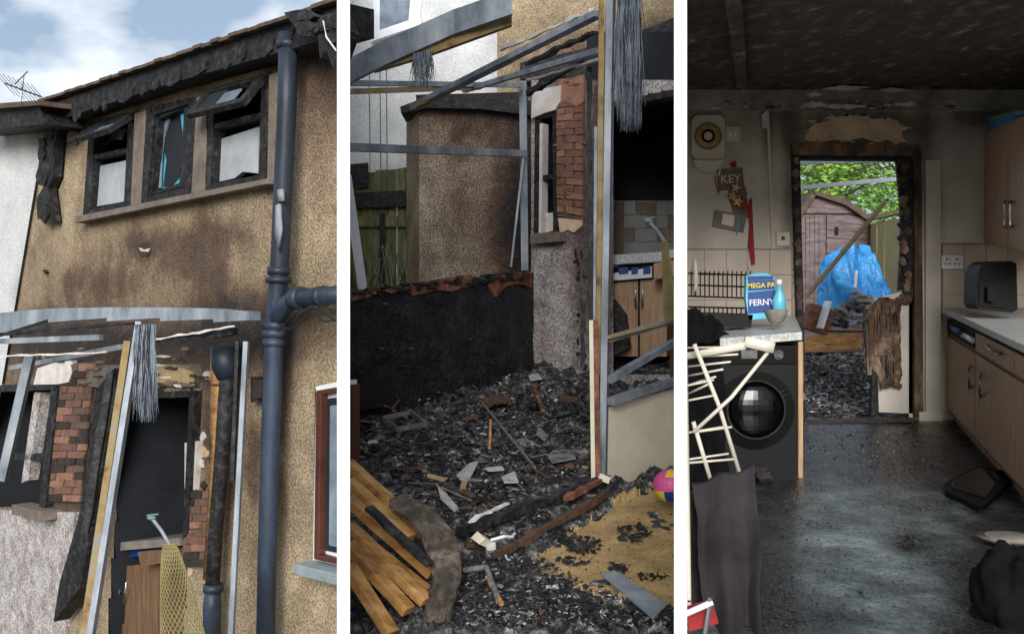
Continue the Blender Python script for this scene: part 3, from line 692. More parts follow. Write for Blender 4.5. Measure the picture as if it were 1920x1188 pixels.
# ================================================================ SET 3 : kitchen
DB=7.8
def kz(y): return C.z-.75-.0755*(DB-y)
G3=Plane(Vector((0,DB,C.z-.75)),Vector((0,-.0755,1)))
C3=Plane(Vector((0,DB,C.z+1.65)),Vector((0,-.0755,1)))
BW=thr(1280,DB,1900,DB)
g3=gauss([(1600,215,330,30,.4),(1480,420,18,250,.5),(1350,330,80,130,.1),(1600,255,130,36,.75),(1735,330,20,90,.5),(1310,450,40,100,.2),(1850,210,60,50,.4),(1500,720,20,90,.8),(1400,250,40,120,.12),(1440,260,12,160,.25),(1760,420,14,140,.2)])
kit=empty('kitchen_room',Vector((2.5,DB,C.z-.75)))
b=B(); wall(b,BW,1278,150,1950,810,6,kwall,g3,[[(1496,286),(1706,286),(1706,800),(1500,800)]]); b.obj('back_wall',kit)
gf=gauss([(1600,790,160,60,1.1),(1740,860,120,60,.6),(1440,1000,60,260,.7),(1880,1080,120,200,.6),(1560,860,160,50,.5),(1700,1020,30,24,.5),(1640,1180,400,40,.25)])  # trodden soot, plus darkened edges that leave a painted door reflection mid-floor
def strip_floor(b,yn,yf,nx,ny,zf,m,amp=.004,sf=None):
    base=len(b.v); k=b.mi(m)
    for j in range(ny+1):
        y=yn+(yf-yn)*j/ny; xl=(1278-960)/F*y
        for i in range(nx+1):
            x=xl+(3.9-xl)*i/nx; p=Vector((x,y,zf(y))); p.z+=amp*noise.fractal(p*7,.8,2.2,4)
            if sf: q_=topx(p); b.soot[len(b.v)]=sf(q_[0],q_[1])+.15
            b.v.append(p)
    for j in range(ny):
        for i in range(nx):
            o=base+j*(nx+1)+i; b.f.append([o,o+1,o+nx+2,o+nx+1]); b.m.append(k)
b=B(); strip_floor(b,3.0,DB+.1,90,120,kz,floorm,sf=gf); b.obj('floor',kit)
b=B()
scatter(b,4800,[(1430,800),(1740,790),(1896,960),(1896,1180),(1430,1180)],G3,.0015,.010,[chipm[1],chipm[5],char],.3,.002)
scatter(b,1300,[(1508,780),(1720,780),(1800,880),(1600,880),(1500,830)],G3,.003,.018,[char,char,chipm[5],chipm[5],chipm[2],chipm[4]],.4,.003)
scatter(b,700,[(1430,840),(1520,830),(1640,1180),(1430,1180)],G3,.002,.014,[char,chipm[5],black],.35,.003)
scatter(b,30,[(1560,790),(1720,780),(1800,850),(1620,850)],G3,.006,.016,[chipm[3],timl],.3,.005)
scatter(b,70,[(1690,1005),(1715,1005),(1715,1030),(1690,1030)],G3,.004,.02,[char,black],.4,.004)
b.obj('floor_debris')
cz=lambda y: C.z+1.65-.0755*(DB-y)
b=B(); strip_floor(b,4.3,DB+.1,60,60,cz,ceil,amp=.01); b.obj('ceiling',kit)
b=B()
xl=lambda y:(1278-960)/F*y
b.add([Vector((xl(4.35),4.35,cz(4.35)+.06)),Vector((4.2,4.35,cz(4.35)+.06)),Vector((4.2,DB+.2,cz(DB)+.1)),Vector((xl(DB),DB+.2,cz(DB)+.1))],[[0,1,2,3]],white); b.obj('ceiling_slab',kit)
b=B(); wall(b,BW,1280,168,1950,186,6,kwall,lambda x,y:.3+g3(x,230)*.3,off=.10); wall(b,BW,1280,186,1950,208,6,kwall,lambda x,y:.25+g3(x,230)*.4,off=.06)
a_=[BW.hit(1280,186,.10),BW.hit(1950,186,.10),BW.hit(1950,186,.0),BW.hit(1280,186,.0)]; b.add(a_,[[0,1,2,3]],bsoot)
a_=[BW.hit(1280,208,.06),BW.hit(1950,208,.06),BW.hit(1950,208,.0),BW.hit(1280,208,.0)]; b.add(a_,[[0,1,2,3]],bsoot)
b.obj('cornice',kit)
b=B(); a_=C3.hit(1392,152); c_=C3.hit(1376,-20); b.beam(a_-Vector((0,0,.03)),c_-Vector((0,0,.03)),.07,.06,ceil); b.beam(a_-Vector((.05,0,.02)),c_-Vector((.05,0,.02)),.03,.05,bsoot); b.tube([a_-Vector((0,.02,.02)),a_-Vector((0,.02,.09))],.015,timl,6); b.obj('ceiling_conduit',kit)
b=B()
PT=[(1508,262),(1514,244),(1528,232),(1548,228),(1566,220),(1590,216),(1618,218),(1640,224),(1662,220),(1682,226),(1692,240),(1690,252),(1698,266),(1680,270),(1664,262),(1640,266),(1618,258),(1590,264),(1560,262),(1536,268)]
b.q(BW,PT,0,.012,plaster)
for i in range(46):
    t=random.choice(PT); b.q(BW,blob(t[0]+random.uniform(-9,9),t[1]+random.uniform(-5,5),random.uniform(2,9),random.uniform(1,3.5),11,.5),.006,.015,random.choice([plaster,plaster,peel,timl]))
for P in (blob(1586,162,36,5,26,.4),blob(1678,165,20,4,20,.4)): 
    fr=[C3.hit(x,y)-Vector((0,0,.014)) for x,y in P]; b.add(fr,[list(range(len(fr)))],peel)
for P in (blob(1560,163,30,4,22,.5),blob(1680,168,22,4,20,.5),blob(1526,178,14,4,18,.5)): b.q(BW,P,.10,.104,peel)
for P in (blob(1526,196,20,5,22,.5),blob(1575,200,40,4,26,.5),blob(1700,196,20,3,18,.5)): b.q(BW,P,.06,.064,peel)
for i in range(40): b.q(BW,blob(random.uniform(1340,1800),random.uniform(190,205),random.uniform(2,12),random.uniform(.6,2),9,.5),.06,.063,random.choice([peel,stone,bsoot]))
b.obj('peeling_plaster',kit)
b=B()
b.q(BW,[(1486,268),(1728,272),(1728,292),(1486,290)],0,.05,archi); b.q(BW,[(1486,290),(1500,290),(1512,800),(1500,800)],0,.05,char)
b.q(BW,[(1714,290),(1728,290),(1732,780),(1716,782)],0,.05,archi)
b.q(BW,[(1690,292),(1714,292),(1714,560),(1700,540),(1696,420)],-.08,.02,char)
b.q(BW,[(1500,290),(1692,292),(1690,300),(1500,298)],-.1,.0,char)
b.q(BW,[(1680,300),(1698,292),(1700,540),(1684,545),(1692,430)],-.03,.0,char)
b.beam(BW.hit(1500,792,.1),BW.hit(1712,786,.1),.1,.025,bsoot)
b.obj('door_frame',kit)
b=B(); 
for kx in range(40):
    y=300+kx*12; b.q(BW,blob(1699+random.uniform(-6,6),min(y,560),7,8,8,.4),0,.03+random.random()*.02,random.choice([char,char,archi]))
    b.q(BW,blob(1493+kx*.3,y,6,8,8,.4),.0,.055+random.random()*.01,random.choice([char,char,archi]))
b.obj('charred_edges',kit)
b=B()
b.q(BW,[(1640,560),(1700,545),(1714,548),(1714,775),(1640,772),(1636,730),(1650,700),(1630,640)],-.06,.0,kwall)
wall(b,BW,1610,548,1694,734,3,archi,None,(),[(1616,600),(1628,575),(1650,556),(1672,560),(1690,552),(1690,600),(1686,650),(1690,728),(1672,722),(1650,728),(1648,700),(1634,690),(1622,660)],off=.05,disp=.05)
for i in range(16): 
    x=1620+i*4.4; y=590+random.uniform(-20,30); b.beam(BW.hit(x,y,.06),BW.hit(x+random.uniform(-4,4),y+random.uniform(60,120),.06),.018,.02,random.choice([archi,char,chipm[4],archi]),segs=6,jit=.5)
b.q(BW,[(1636,700),(1646,705),(1648,775),(1634,778)],.0,.05,char)
b.obj('burnt_door')
b=B(); b.q(BW,[(1736,300),(1764,300),(1764,790),(1736,786)],0,.03,kwall); b.q(BW,[(1724,772),(1768,772),(1768,794),(1724,790)],.03,.06,dishw); b.obj('wall_pier',kit)
b=B(); b.add([Vector((3.9,3.2,1.2)),Vector((3.9,DB,1.2)),Vector((3.9,DB,4.4)),Vector((3.9,3.2,4.4))],[[0,1,2,3]],kwall); b.obj('side_wall',kit)
b=B(); b.r(BW,1280,466,1486,612,0,.012,grout); b.r(BW,1766,456,1930,600,0,.012,grout)
b.tiles(BW,[(1280,468),(1484,468),(1484,610),(1280,610)],3,5,.012,.012,.02,[tilem]); b.tiles(BW,[(1768,458),(1930,458),(1930,600),(1768,600)],3,4,.012,.012,.02,[tilem])
for i,p in enumerate(b.v): b.soot[i]=.15*max(0,(2.6-p.x))/1.2
b.obj('wall_tiles',kit)
CR=thr(1772,DB,1896,5.5)
cab=empty('kitchen_base_cabinet',CR.hit(1800,760))
vp=(1476,443)
def ly(x,x0,y0): return vp[1]+(y0-vp[1])*(x-vp[0])/(x0-vp[0])
def cq(b,xa,xb,y0,y1,o0,o1,m): b.q(CR,[(xa,ly(xa,1772,y0)),(xb,ly(xb,1772,y0)),(xb,ly(xb,1772,y1)),(xa,ly(xa,1772,y1))],o0,o1,m)
b=B()
cq(b,1768,1960,594,764,-.55,-.02,oakd); cq(b,1775,1960,764,782,-.5,-.06,oak)
cq(b,1774,1826,628,760,-.02,0,oak); cq(b,1829,1900,628,760,-.02,0,oak); cq(b,1903,1985,628,760,-.02,0,oak)
cq(b,1829,1900,594,622,-.02,0,oak); cq(b,1903,1985,594,622,-.02,0,oak)
cq(b,1776,1826,596,620,-.02,-.012,black)
b.obj('carcass_and_doors',cab,bevel=.002)
b=B()
for x in (1817,1837): b.tube([CR.hit(x,ly(x,1772,652),.0),CR.hit(x,ly(x,1772,660),.04),CR.hit(x,ly(x,1772,680),.04),CR.hit(x,ly(x,1772,690),0)],.008,steel,8)
b.tube([CR.hit(1848,ly(1848,1772,604),0),CR.hit(1853,ly(1853,1772,608),.03),CR.hit(1872,ly(1872,1772,608),.03),CR.hit(1878,ly(1878,1772,604),0)],.008,steel,8)
cq(b,1782,1800,604,612,-.01,.02,dkblue); cq(b,1800,1822,606,614,-.01,.01,upvcw)
b.obj('handles',cab,smooth=True)
b=B()
A0=CR.hit(1766,576,.03); A1=CR.hit(1985,ly(1985,1766,576),.03); rt=Vector((.62,0.0,0)); 
fr=[A0,A1,A1+rt,A0+rt]; b.prism(fr,[p-Vector((0,0,.04)) for p in fr],worktop); b.obj('worktop',cab,bevel=.004)
b=B()
WCp=thr(1846,DB,1896,6.6)
b.q(WCp,[(1846,250),(1925,215),(1925,472),(1846,454)],-.4,0,oak); b.q(WCp,[(1848,260),(1888,240),(1888,460),(1848,452)],0,.015,oak); b.q(WCp,[(1891,239),(1925,222),(1925,470),(1891,461)],0,.015,oak)
for x in (1884,1895): b.tube([WCp.hit(x,376,.01),WCp.hit(x-1,384,.05),WCp.hit(x-1,420,.05),WCp.hit(x,428,.01)],.008,steel,8)
b.obj('wall_cabinet',bevel=.002)
b=B(); b.q(WCp,[(1852,226),(1900,214),(1900,236),(1856,250)],-.3,-.02,bluep); b.q(WCp,[(1850,220),(1902,208),(1902,216),(1850,228)],-.32,0,teal); b.obj('storage_box',bevel=.003)
b=B(); b.r(BW,1766,479,1806,504,.02,.035,upvcw)
for x in (1776,1795): b.r(BW,x-2,484,x+1,488,.035,.036,black); b.r(BW,x-5,493,x-2,496,.035,.036,black); b.r(BW,x+3,493,x+6,496,.035,.036,black); b.r(BW,x+4,483,x+7,488,.035,.039,cream)
b.obj('double_socket',bevel=.001)
b=B(); D=6.6; 
P=[(1832,512),(1840,496),(1852,490),(1896,489),(1906,494),(1908,580),(1898,586),(1836,580),(1830,570)]
fr=[at(x,y,D) for x,y in P]; b.prism(fr,[p+Vector((.03,.25,.01)) for p in fr],bplas)
fr=[at(x,y,D-.01) for x,y in ((1836,530),(1884,532),(1884,578),(1836,572))]; b.prism(fr,[p+Vector((0,.012,0)) for p in fr],bplas)
fr=[at(x,y,D-.06) for x,y in ((1852,538),(1866,538),(1866,566),(1852,564))]; b.prism(fr,[p+Vector((0,.06,0)) for p in fr],bplas)
fr=[at(x,y,D-.008) for x,y in ((1842,500),(1886,499),(1886,524),(1840,524))]; b.prism(fr,[p+Vector((0,.012,0)) for p in fr],bplas)
b.obj('air_fryer')
DM=5.95; MF=thr(1280,DM,1500,DM)
b=B()
b.r(MF,1350,648,1494,896,-.5,0,bplas)
b.r(MF,1352,650,1492,682,0,.012,bgloss); b.r(MF,1390,656,1420,672,.012,.014,chipm[2])
def ring(b,pl,cx,cy,r0,r1,o0,o1,m,n=40,sx=1):
    for i in range(n):
        a=2*math.pi*i/n; a2=2*math.pi*(i+1)/n
        P=[(cx+sx*r0*math.cos(a),cy+r0*math.sin(a)),(cx+sx*r1*math.cos(a),cy+r1*math.sin(a)),(cx+sx*r1*math.cos(a2),cy+r1*math.sin(a2)),(cx+sx*r0*math.cos(a2),cy+r0*math.sin(a2))]
        b.q(pl,P,o0,o1,m)
dchr=mat('dark_chrome',[(34,34,38),(56,56,62)],5,.3,0,metal=.6)
ring(b,MF,1418,768,56,72,0,.035,bgloss); ring(b,MF,1418,768,53,56,0,.042,dchr)
cc=MF.hit(1418,768,.0); b.ell(cc,.155,.05,.155,bgloss,32,16)
b.tube([MF.hit(1460,665,.01),MF.hit(1460,665,.035)],.028,chipm[5],20)
b.obj('washing_machine',bevel=.003)
b=B(); b.r(MF,1497,640,1506,898,-.5,.03,oak); b.r(MF,1280,648,1350,896,-.5,-.02,oakd)
T=[at(1280,640,5.9),at(1504,622,5.9),at(1490,590,7.75),at(1280,600,7.75)]; b.prism(T,[p-Vector((0,0,.045)) for p in T],worktop)
b.obj('kitchen_worktop',bevel=.003)
b=B(); D=6.7
for i in range(14):
    x=1296+i*8.5; b.tube([at(x,556,D),at(x,516,D),at(x+1,508,D)],.004,bplas,5); b.tube([at(x,592,D-.15),at(x,576,D-.15)],.004,bplas,5)
for y in (512,534,555): b.tube([at(1290,y,D),at(1412,y+4,D)],.006,bplas,6)
b.tube([at(1290,575,D-.15),at(1412,578,D-.15)],.006,bplas,6)
fr=[at(x,y,D-.2) for x,y in ((1288,586),(1412,590),(1408,614),(1288,612))]; b.prism(fr,[p+Vector((0,.3,.01)) for p in fr],bplas)
b.ell(at(1302,520,D+.05),.02,.08,.12,cream,16,10)
b.obj('dish_rack')
b=B(); D=6.5; PP=thr(1280,D,1500,D)
P=[(1399,516),(1420,512),(1438,512),(1452,518),(1456,560),(1452,596),(1404,600),(1398,560)]
b.q(PP,P,-.05,.0,bluel); b.q(PP,[(1402,518),(1450,517),(1450,523),(1402,525)],0,.006,dkblue)
b.q(PP,[(1403,526),(1452,524),(1452,542),(1403,545)],0,.004,dkblue); b.q(PP,[(1403,548),(1453,543),(1453,584),(1403,588)],0,.005,dkblue)
pouch=b.obj('detergent_pouch',bevel=.006)
def text(s,pl,x,y,size,m,parent,off=.008,rz=0):
    cu=bpy.data.curves.new('lettering','FONT'); cu.body=s; cu.size=size; cu.extrude=.0012; cu.offset=.0008; cu.align_x='CENTER'; cu.align_y='CENTER'; cu.materials.append(m)
    o=bpy.data.objects.new('lettering',cu); bpy.context.collection.objects.link(o); o.parent=parent
    o.location=pl.hit(x,y,off)-parent.location; o.rotation_euler=(math.radians(90),rz,0)
text('MEGA PA',PP,1427,535,.041,yellow,pouch,.009,-.05); text('FERNY',PP,1428,567,.052,upvcw,pouch,.009,-.05)
b=B(); b.tube([at(1461,598,6.45),at(1461,560,6.45),at(1461,545,6.45),at(1461,534,6.45)],[.04,.04,.02,.015],bluel,14); b.tube([at(1461,534,6.45),at(1461,524,6.45)],.018,upvcw,12); b.obj('soap_bottle',smooth=True)
b=B(); b.tube([at(1455,606,6.2),at(1455,603,6.2),at(1455,590,6.2),at(1455,580,6.2)],[.03,.04,.062,.068],clay,24); b.obj('small_bowl',smooth=True)
b=B()
rr=[]
for cx,cy,a0 in ((1345,229,-90),(1345,286,0),(1311,286,90),(1311,229,180)):
    for k in range(6):
        a=math.radians(a0+k*18); rr.append((cx+14*math.cos(a),cy+13*math.sin(a)))
b.q(BW,rr,0,.06,cream); ring(b,BW,1328,255,22,26,.06,.068,clay,30); ring(b,BW,1328,255,13,22,.06,.064,brass,30); ring(b,BW,1328,255,8,13,.06,.068,bplas,24); ring(b,BW,1328,255,0.5,8,.06,.066,cream,20)
P=[(1300,300),(1358,300),(1352,312),(1342,320),(1328,323),(1314,319),(1304,311)]; b.q(BW,P,0,.09,cream)
b.tube([BW.hit(1350,318,.04),BW.hit(1347,330,.04)],.008,cream,6)
b.obj('wall_mounted_scales')
b=B(); b.r(BW,1360,237,1388,265,0,.02,cream); b.r(BW,1366,246,1372,256,.02,.025,upvcw); b.r(BW,1376,246,1382,256,.02,.025,upvcw); b.obj('light_switch',bevel=.002)
b=B(); b.r(BW,1456,435,1481,461,0,.02,cream); b.r(BW,1465,443,1472,450,.02,.024,redp); b.obj('cooker_switch',bevel=.002)
b=B(); b.q(BW,[(1437,206),(1442,206),(1452,466),(1447,466)],0,.02,kwall); b.q(BW,[(1428,215),(1438,206),(1440,240),(1430,240)],0,.03,peel); b.obj('cable_trunking')
b=B(); b.q(BW,[(1344,318),(1392,314),(1396,352),(1348,358)],0,.012,stone)
b.q(BW,[(1366,352),(1398,350),(1404,408),(1376,402),(1366,370)],0,.010,stone)
b.q(BW,[(1340,394),(1400,404),(1394,436),(1336,424)],.0,.02,clay); b.q(BW,[(1356,400),(1378,404),(1375,425),(1353,420)],.02,.025,cream)
for i,(x,y,c_) in enumerate(((1380,352,brass),(1392,362,stone),(1384,378,brass),(1374,368,timl),(1395,384,redp))): b.q(BW,[(x+ (12 if k%2==0 else 5)*math.cos(k*math.pi/5),y+(12 if k%2==0 else 5)*math.sin(k*math.pi/5)) for k in range(10)],.02+.01*i,.028+.01*i,c_)
b.q(BW,[(1402,385),(1410,370),(1412,420),(1416,495),(1409,498),(1403,460),(1406,420)],.01,.03,redp); b.q(BW,[(1370,305),(1380,302),(1382,312),(1372,314)],0,.02,redp)
b.tube([BW.hit(1386,405,.02),BW.hit(1382,440,.02)],.005,bluep,6); b.tube([BW.hit(1402,490,.03),BW.hit(1406,506,.03)],.006,steel,6)
b.tube([BW.hit(1340,330,.02),BW.hit(1348,365,.03)],.004,redp,6)
hk=b.obj('key_holder',bevel=.001)
text('KEY',BW,1370,336,.085,cream,hk,.016,-.05)
b=B(); D=4.6
b.beam(at(1282,668,D+.1),at(1398,648,D),.03,.03,dishw); b.beam(at(1396,640,D),at(1450,652,D),.035,.045,dishw,segs=3)
for i in range(6): b.tube([at(1282,652+(i*18),D+.15),at(1398-i*14,650+i*14,D)],.005,dishw,6)
b.tube([at(1440,660,D),at(1372,744,D-.02),at(1300,810,D-.02)],.0085,dishw,8); b.tube([at(1302,645,D),at(1348,760,D),at(1386,884,D)],.0095,dishw,8); b.tube([at(1300,790,D),at(1334,905,D)],.0095,dishw,8)
for y in (712,740,800,850): b.tube([at(1282,y+12,D),at(1348+ (y-760)*.2,y,D)],.005,dishw,6)
b.tube([at(1300,810,D),at(1372,800,D)],.0055,dishw,6); b.tube([at(1282,868,D),at(1380,860,D)],.0055,dishw,6)
b.tube([at(1286,670,D+.2),at(1292,1180,3.62)],.009,dishw,6)
b.obj('clothes_airer',smooth=True)
def drape(name,P,D0,D1,m,fold=.03,n=40,seedo=0):
    b=B(); k=b.mi(m)
    a,b_,c_,d_=[Vector(p) for p in P]
    for j in range(n+1):
        for i in range(n+1):
            u=i/n;v=j/n; q=(a*(1-u)+b_*u)*(1-v)+(d_*(1-u)+c_*u)*v
            dd=D0+(D1-D0)*v+fold*(math.sin(u*9+seedo+v*1.5)+.5*noise.noise(Vector((u*6,v*3,seedo))))*(.3+v)
            b.v.append(at(q.x+3*math.sin(v*9+u*4)+3*noise.noise(Vector((u*3,v*7,seedo))),q.y+4*math.sin(u*11+seedo),dd))
    for j in range(n):
        for i in range(n): o=j*(n+1)+i; b.f.append([o,o+1,o+n+2,o+n+1]); b.m.append(k)
    b.obj(name,smooth=True,solid=.004)
drape('dark_trousers',[(1296,905),(1418,872),(1432,1230),(1330,1230)],4.25,3.5,cloth,.034)
drape('dark_trousers',[(1284,930),(1330,905),(1350,1230),(1284,1230)],4.4,3.56,cloth,.018,seedo=3)
drape('black_jacket',[(1284,575),(1340,596),(1366,630),(1286,656)],5.3,5.2,bfab,.02,seedo=1)
drape('black_jacket',[(1284,640),(1350,620),(1368,900),(1284,920)],5.3,5.2,bfab,.015,seedo=5)
b=B(); b.beam(at(1286,1160,3.45),at(1340,1145,3.45),.04,.07,redp); b.tube([at(1286,1150,3.4),at(1336,1128,3.4)],.010,upvcw,8); b.tube([at(1322,1190,3.4),at(1332,1120,3.4)],.008,steel,8); b.obj('red_toolbox')
b=B(); 
for i in range(5): b.lump(G3.hit(1425+random.uniform(-10,10),893+random.uniform(-14,14))+Vector((0,0,.03)),.045,.05,.03,random.choice([clay,cloth,chipm[2]]),16,10,.6,.3,.1,i)
b.obj('rag_pile',smooth=True)
b=B(); fr=[G3.hit(x,y)+Vector((0,0,.03)) for x,y in [(1780,908),(1832,882),(1888,892),(1896,905),(1850,955),(1835,960),(1772,930),(1768,920)]]; b.prism(fr,[p-Vector((0,0,.028)) for p in fr],bplas)
fr=[G3.hit(x,y)+Vector((0,0,.036)) for x,y in ((1786,912),(1834,888),(1884,897),(1846,946),(1784,924))]; b.prism(fr,[p-Vector((0,0,.005)) for p in fr],bgloss)
b.obj('bathroom_scales',bevel=.004)
b=B(); c_=G3.hit(1890,1022)+Vector((0,0,.03)); b.tube([c_-Vector((0,0,.02)),c_,c_+Vector((0,0,.012))],[.07,.12,.135],clay,30); b.tube([c_+Vector((0,0,.0125)),c_+Vector((0,0,.016))],[.10,.09],clay,30); b.obj('metal_dish',smooth=True)
b=B(); b.lump(at(1912,1130,3.75),.145,.16,.20,bfab,60,44,.3,.2,.05,2,.5); b.obj('black_bin_bag',smooth=True)
def oz(y): return C.z-.75-.0755*(DB-y) if y<DB else C.z-.75+.040*(y-DB)
b=B(); NX,NY=110,260
for j in range(NY+1):
    y=DB+.08+(17-DB)*(j/NY)**1.5
    for i in range(NX+1):
        x=xl(y)+.15+(5.6*y/DB*.8-xl(y))*i/NX; p=Vector((x,y,0)); b.v.append(Vector((x,y,oz(y)+.05*noise.fractal(p*3,.8,2.2,4)+.03*noise.noise(p*18)-.02)))
k=b.mi(ash);k2=b.mi(clay)
for j in range(NY):
    for i in range(NX): o=j*(NX+1)+i; b.f.append([o,o+1,o+NX+2,o+NX+1]); b.m.append(k if j<170 else k2)
b.obj('garden_ground')
GO=Plane(Vector((0,DB,C.z-.75)),Vector((0,-.04,1)))
b=B(); scatter(b,2200,[(1510,664),(1640,656),(1640,782),(1508,782)],GO,.012,.07,CM,.4,.03,2); b.obj('fire_debris')
SH=thr(1480,14,1640,14)
b=B()
b.q(SH,[(1498,420),(1502,385),(1526,360),(1588,378),(1628,408),(1630,660),(1498,660)],-1.5,-.02,shedm)
b.tiles(SH,[(1548,402),(1626,408),(1628,620),(1548,620)],15,1,.03,0,.03,[shedm],False,.5)
b.tiles(SH,[(1502,400),(1544,400),(1544,620),(1502,620)],1,5,.03,0,.03,[shedm],False,.5)
b.tiles(SH,[(1526,366),(1580,382),(1616,400),(1504,400)],3,1,.03,0,.02,[shedm])
b.q(SH,[(1496,400),(1526,358),(1530,366),(1502,408)],-1.5,.12,tile_r); b.q(SH,[(1526,356),(1590,374),(1634,408),(1632,416),(1586,384),(1526,364)],-1.5,.12,tile_r)
b.q(SH,[(1566,425),(1572,425),(1572,440),(1566,440)],.03,.06,black)
b.obj('garden_shed')
FG=thr(1626,14.5,1700,11.5)
b=B(); b.tiles(FG,[(1624,412),(1712,392),(1712,700),(1624,660)],1,13,.04,0,.03,[fencey],False,1.2); b.q(FG,[(1624,408),(1712,386),(1712,394),(1624,414)],-.03,.06,fencey); b.obj('timber_fence')
b=B(); b.beam(at(1498,352,9.0),at(1700,334,9.2),.035,.035,upvcw); b.beam(at(1512,556,9.5),at(1660,378,9.0),.03,.03,timl); b.beam(at(1490,305,9),at(1700,300,9),.03,.03,galv)
b.obj('lean_to_rail')
b=B(); k=b.mi(bluep); u,w=140,60; cb=at(1612,640,11.3)
for i in range(w+1):
    t=i/w
    for kk in range(u):
        a=2*math.pi*kk/u; d=Vector((math.cos(a),math.sin(a),0))
        rad=(.10+.29*t**.5)*(1+.4*noise.noise(d*1.5+Vector((0,0,t)))+.18*noise.noise(Vector((d.x*5,d.y*5,t*2.2)))*(.3+t)+.08*noise.noise(Vector((d.x*12,d.y*12,t*7))))
        z=.96-.62*t**1.3+.08*noise.noise(Vector((d.x*2,d.y*2,t*3)))+.03*noise.noise(Vector((d.x*7,d.y*7,t*9)))+(.05*math.sin(a*3+1) if t<.2 else 0)
        b.v.append(cb+Vector((d.x*rad*1.05-.08*(1-t),d.y*rad,z)))
for i in range(w):
    for kk in range(u): b.f.append([i*u+kk,(i+1)*u+kk,(i+1)*u+(kk+1)%u,i*u+(kk+1)%u]); b.m.append(k)
b.f.append(list(range(u))); b.m.append(k)
b.obj('blue_tarpaulin',smooth=True)
b=B()
for i,(x,y,s_,m_) in enumerate(((1585,585,.10,clay),(1605,578,.11,chipm[5]),(1622,566,.09,clay),(1598,596,.1,galv),(1644,580,.12,clay),(1608,552,.06,fibre),(1580,602,.08,chipm[5]),(1625,596,.09,char),(1560,600,.08,chipm[2]))): b.lump(at(x,y,10.75),s_,s_*.8,s_*.7,m_,18,12,.7,.5,.2,i)
b.box(at(1532,598,10.8),.24,.2,.26,redw,Matrix.Rotation(.3,3,'Y')); b.box(at(1545,590,10.6),.02,.2,.28,upvcw,Matrix.Rotation(.3,3,'Y')); b.tube([at(1606,508,10.7),at(1603,540,10.6)],.015,upvcw,8)
b.obj('salvaged_belongings',bevel=.003)
b=B()
for i in range(7): b.beam(at(1512,632+i*4,10.6-i*.12),at(1614+random.uniform(-6,4),626+i*4.4,10.4-i*.12),.09,.025,tim)
b.obj('timber_planks')
def tree(name,base,h,cr,n,seed):
    random.seed(seed); b=B()
    top=base+Vector((.1,0,h*.9)); b.tube([base,base+Vector((.05,.05,h*.4)),top],[.14,.10,.03],bark,8)
    for i in range(9):
        a=random.uniform(0,6.28); s_=base.lerp(top,random.uniform(.35,.85)); e_=s_+Vector((math.cos(a)*cr*.8,math.sin(a)*cr*.6,cr*random.uniform(.1,.6))); b.tube([s_,s_.lerp(e_,.5)+Vector((0,0,.08)),e_],[.045,.03,.01],bark,5)
    cl=[]
    for i in range(46):
        d=Vector((random.gauss(0,1),random.gauss(0,1),random.gauss(0,.8))).normalized()*random.uniform(.3,1)
        cl.append((base+Vector((0,0,h*.72))+Vector((d.x*cr,d.y*cr*.8,d.z*cr*.85)),random.choice([0,0,1,1,2])))
    for i in range(n):
        c_,t=random.choice(cl); p=c_+Vector((random.gauss(0,.2),random.gauss(0,.2),random.gauss(0,.16)))*cr*.7
        M=Matrix.Rotation(random.uniform(0,6.28),3,'Z')@Matrix.Rotation(random.uniform(-1.2,1.2),3,'X'); s_=random.uniform(.03,.06)
        b.add([p+M@Vector((-s_,0,0)),p+M@Vector((0,-s_*.5,0)),p+M@Vector((s_,0,0)),p+M@Vector((0,s_*.5,0))],[[0,1,2,3]],leafm[t if random.random()<.8 else random.randint(0,2)])
    b.obj(name)
tree('garden_tree',Vector((4.9,17.2,2.2)),3.6,1.5,8000,3)
tree('garden_tree',Vector((6.8,18.4,2.0)),3.8,1.7,5000,5)
tree('garden_tree',Vector((5.6,20,2.0)),4.4,2.2,2500,9)
# ================================================================ partitions and ground
def part(px,D0,D1,zt):
    b=B(); w=24/F*D0/2; a=R(px,594); a0=C+a*D0; a1=C+a*D1
    vs=[]
    for z in (0.0,zt): vs+= [Vector((a0.x-w,a0.y,z)),Vector((a0.x+w,a0.y,z)),Vector((a1.x+w,a1.y,z)),Vector((a1.x-w,a1.y,z))]
    b.add(vs,[[3,2,1,0],[4,5,6,7],[0,1,5,4],[1,2,6,5],[2,3,7,6],[3,0,4,7]],white); b.obj('white_partition_wall')
part(644,2.6,12.5,6.6); part(1276,2.6,12.0,6.6)
b=B(); b.add([Vector((-300,-100,0)),Vector((300,-100,0)),Vector((300,600,0)),Vector((-300,600,0))],[[0,1,2,3]],grass); b.obj('ground')
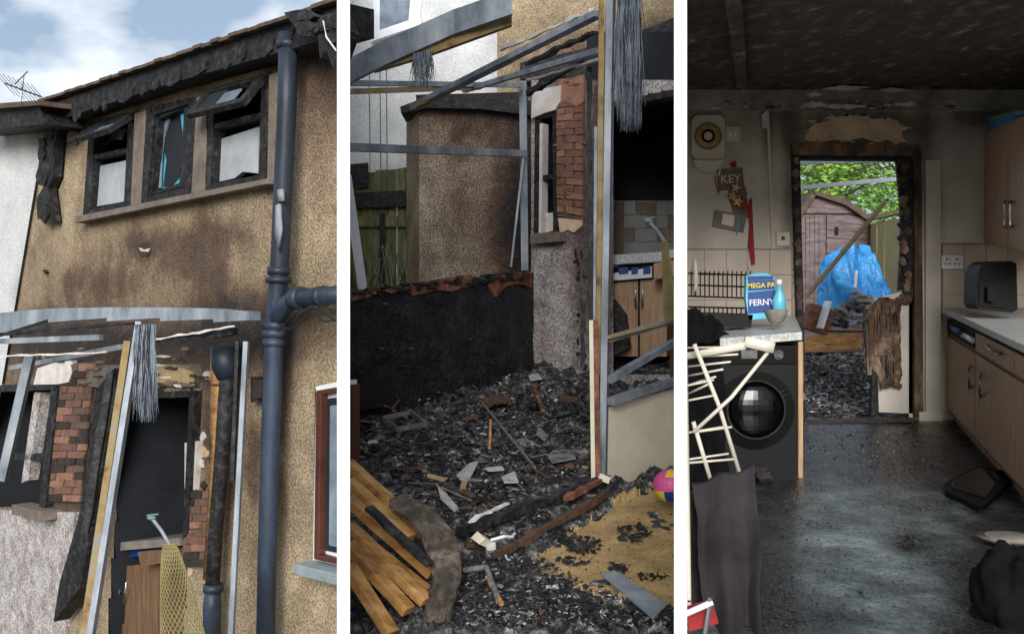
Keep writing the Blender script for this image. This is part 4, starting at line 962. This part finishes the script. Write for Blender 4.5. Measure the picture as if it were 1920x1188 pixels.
# ================================================================ light, sky, camera
w=bpy.data.worlds.new('World'); bpy.context.scene.world=w; w.use_nodes=True
nt=w.node_tree; N=nt.nodes; L=nt.links; bg=N['Background']
EL,AZ=math.radians(21),math.radians(-177)
sky=N.new('ShaderNodeTexSky'); sky.sky_type='NISHITA'; sky.sun_disc=False; sky.sun_elevation=EL; sky.sun_rotation=AZ; sky.dust_density=1.5
tc=N.new('ShaderNodeTexCoord'); mp=N.new('ShaderNodeMapping'); mp.inputs['Scale'].default_value=(1,1,2.0); mp.inputs['Location'].default_value=(.35,.2,0)
nz=N.new('ShaderNodeTexNoise'); nz.inputs['Scale'].default_value=6.5; nz.inputs['Detail'].default_value=9
rp=N.new('ShaderNodeValToRGB'); rp.color_ramp.elements[0].position=.44; rp.color_ramp.elements[1].position=.64
rp.color_ramp.elements[0].color=(0,0,0,1); rp.color_ramp.elements[1].color=(1,1,1,1)
ms=N.new('ShaderNodeMix'); ms.data_type='RGBA'; ms.inputs[0].default_value=.72; ms.inputs[7].default_value=(2.6,3.3,4.3,1)
L.new(sky.outputs['Color'],ms.inputs[6])
mx=N.new('ShaderNodeMix'); mx.data_type='RGBA'; mx.inputs[7].default_value=(8.0,8.3,8.7,1)
L.new(tc.outputs['Generated'],mp.inputs['Vector']); L.new(mp.outputs['Vector'],nz.inputs['Vector']); L.new(nz.outputs['Fac'],rp.inputs['Fac'])
L.new(rp.outputs['Color'],mx.inputs[0]); L.new(ms.outputs[2],mx.inputs[6]); L.new(mx.outputs[2],bg.inputs['Color'])
bg.inputs['Strength'].default_value=0.15
sd_=bpy.data.lights.new('sun','SUN'); sd_.energy=4.2; sd_.angle=math.radians(26); sd_.color=(1,.98,.96)
so=bpy.data.objects.new('sun',sd_); bpy.context.collection.objects.link(so)
dirv=Vector((math.sin(AZ)*math.cos(EL),math.cos(AZ)*math.cos(EL),math.sin(EL)))
so.rotation_euler=dirv.to_track_quat('Z','Y').to_euler(); so.location=(0,-5,12)
cd=bpy.data.cameras.new('camera'); cd.sensor_width=36; cd.lens=36*F/1920; cd.clip_start=.05; cd.clip_end=2000
co=bpy.data.objects.new('camera',cd); bpy.context.collection.objects.link(co); co.location=C; co.rotation_euler=(math.radians(90),0,0)
bpy.context.scene.camera=co
bpy.context.scene.view_settings.view_transform='Standard'; bpy.context.scene.view_settings.look='None'
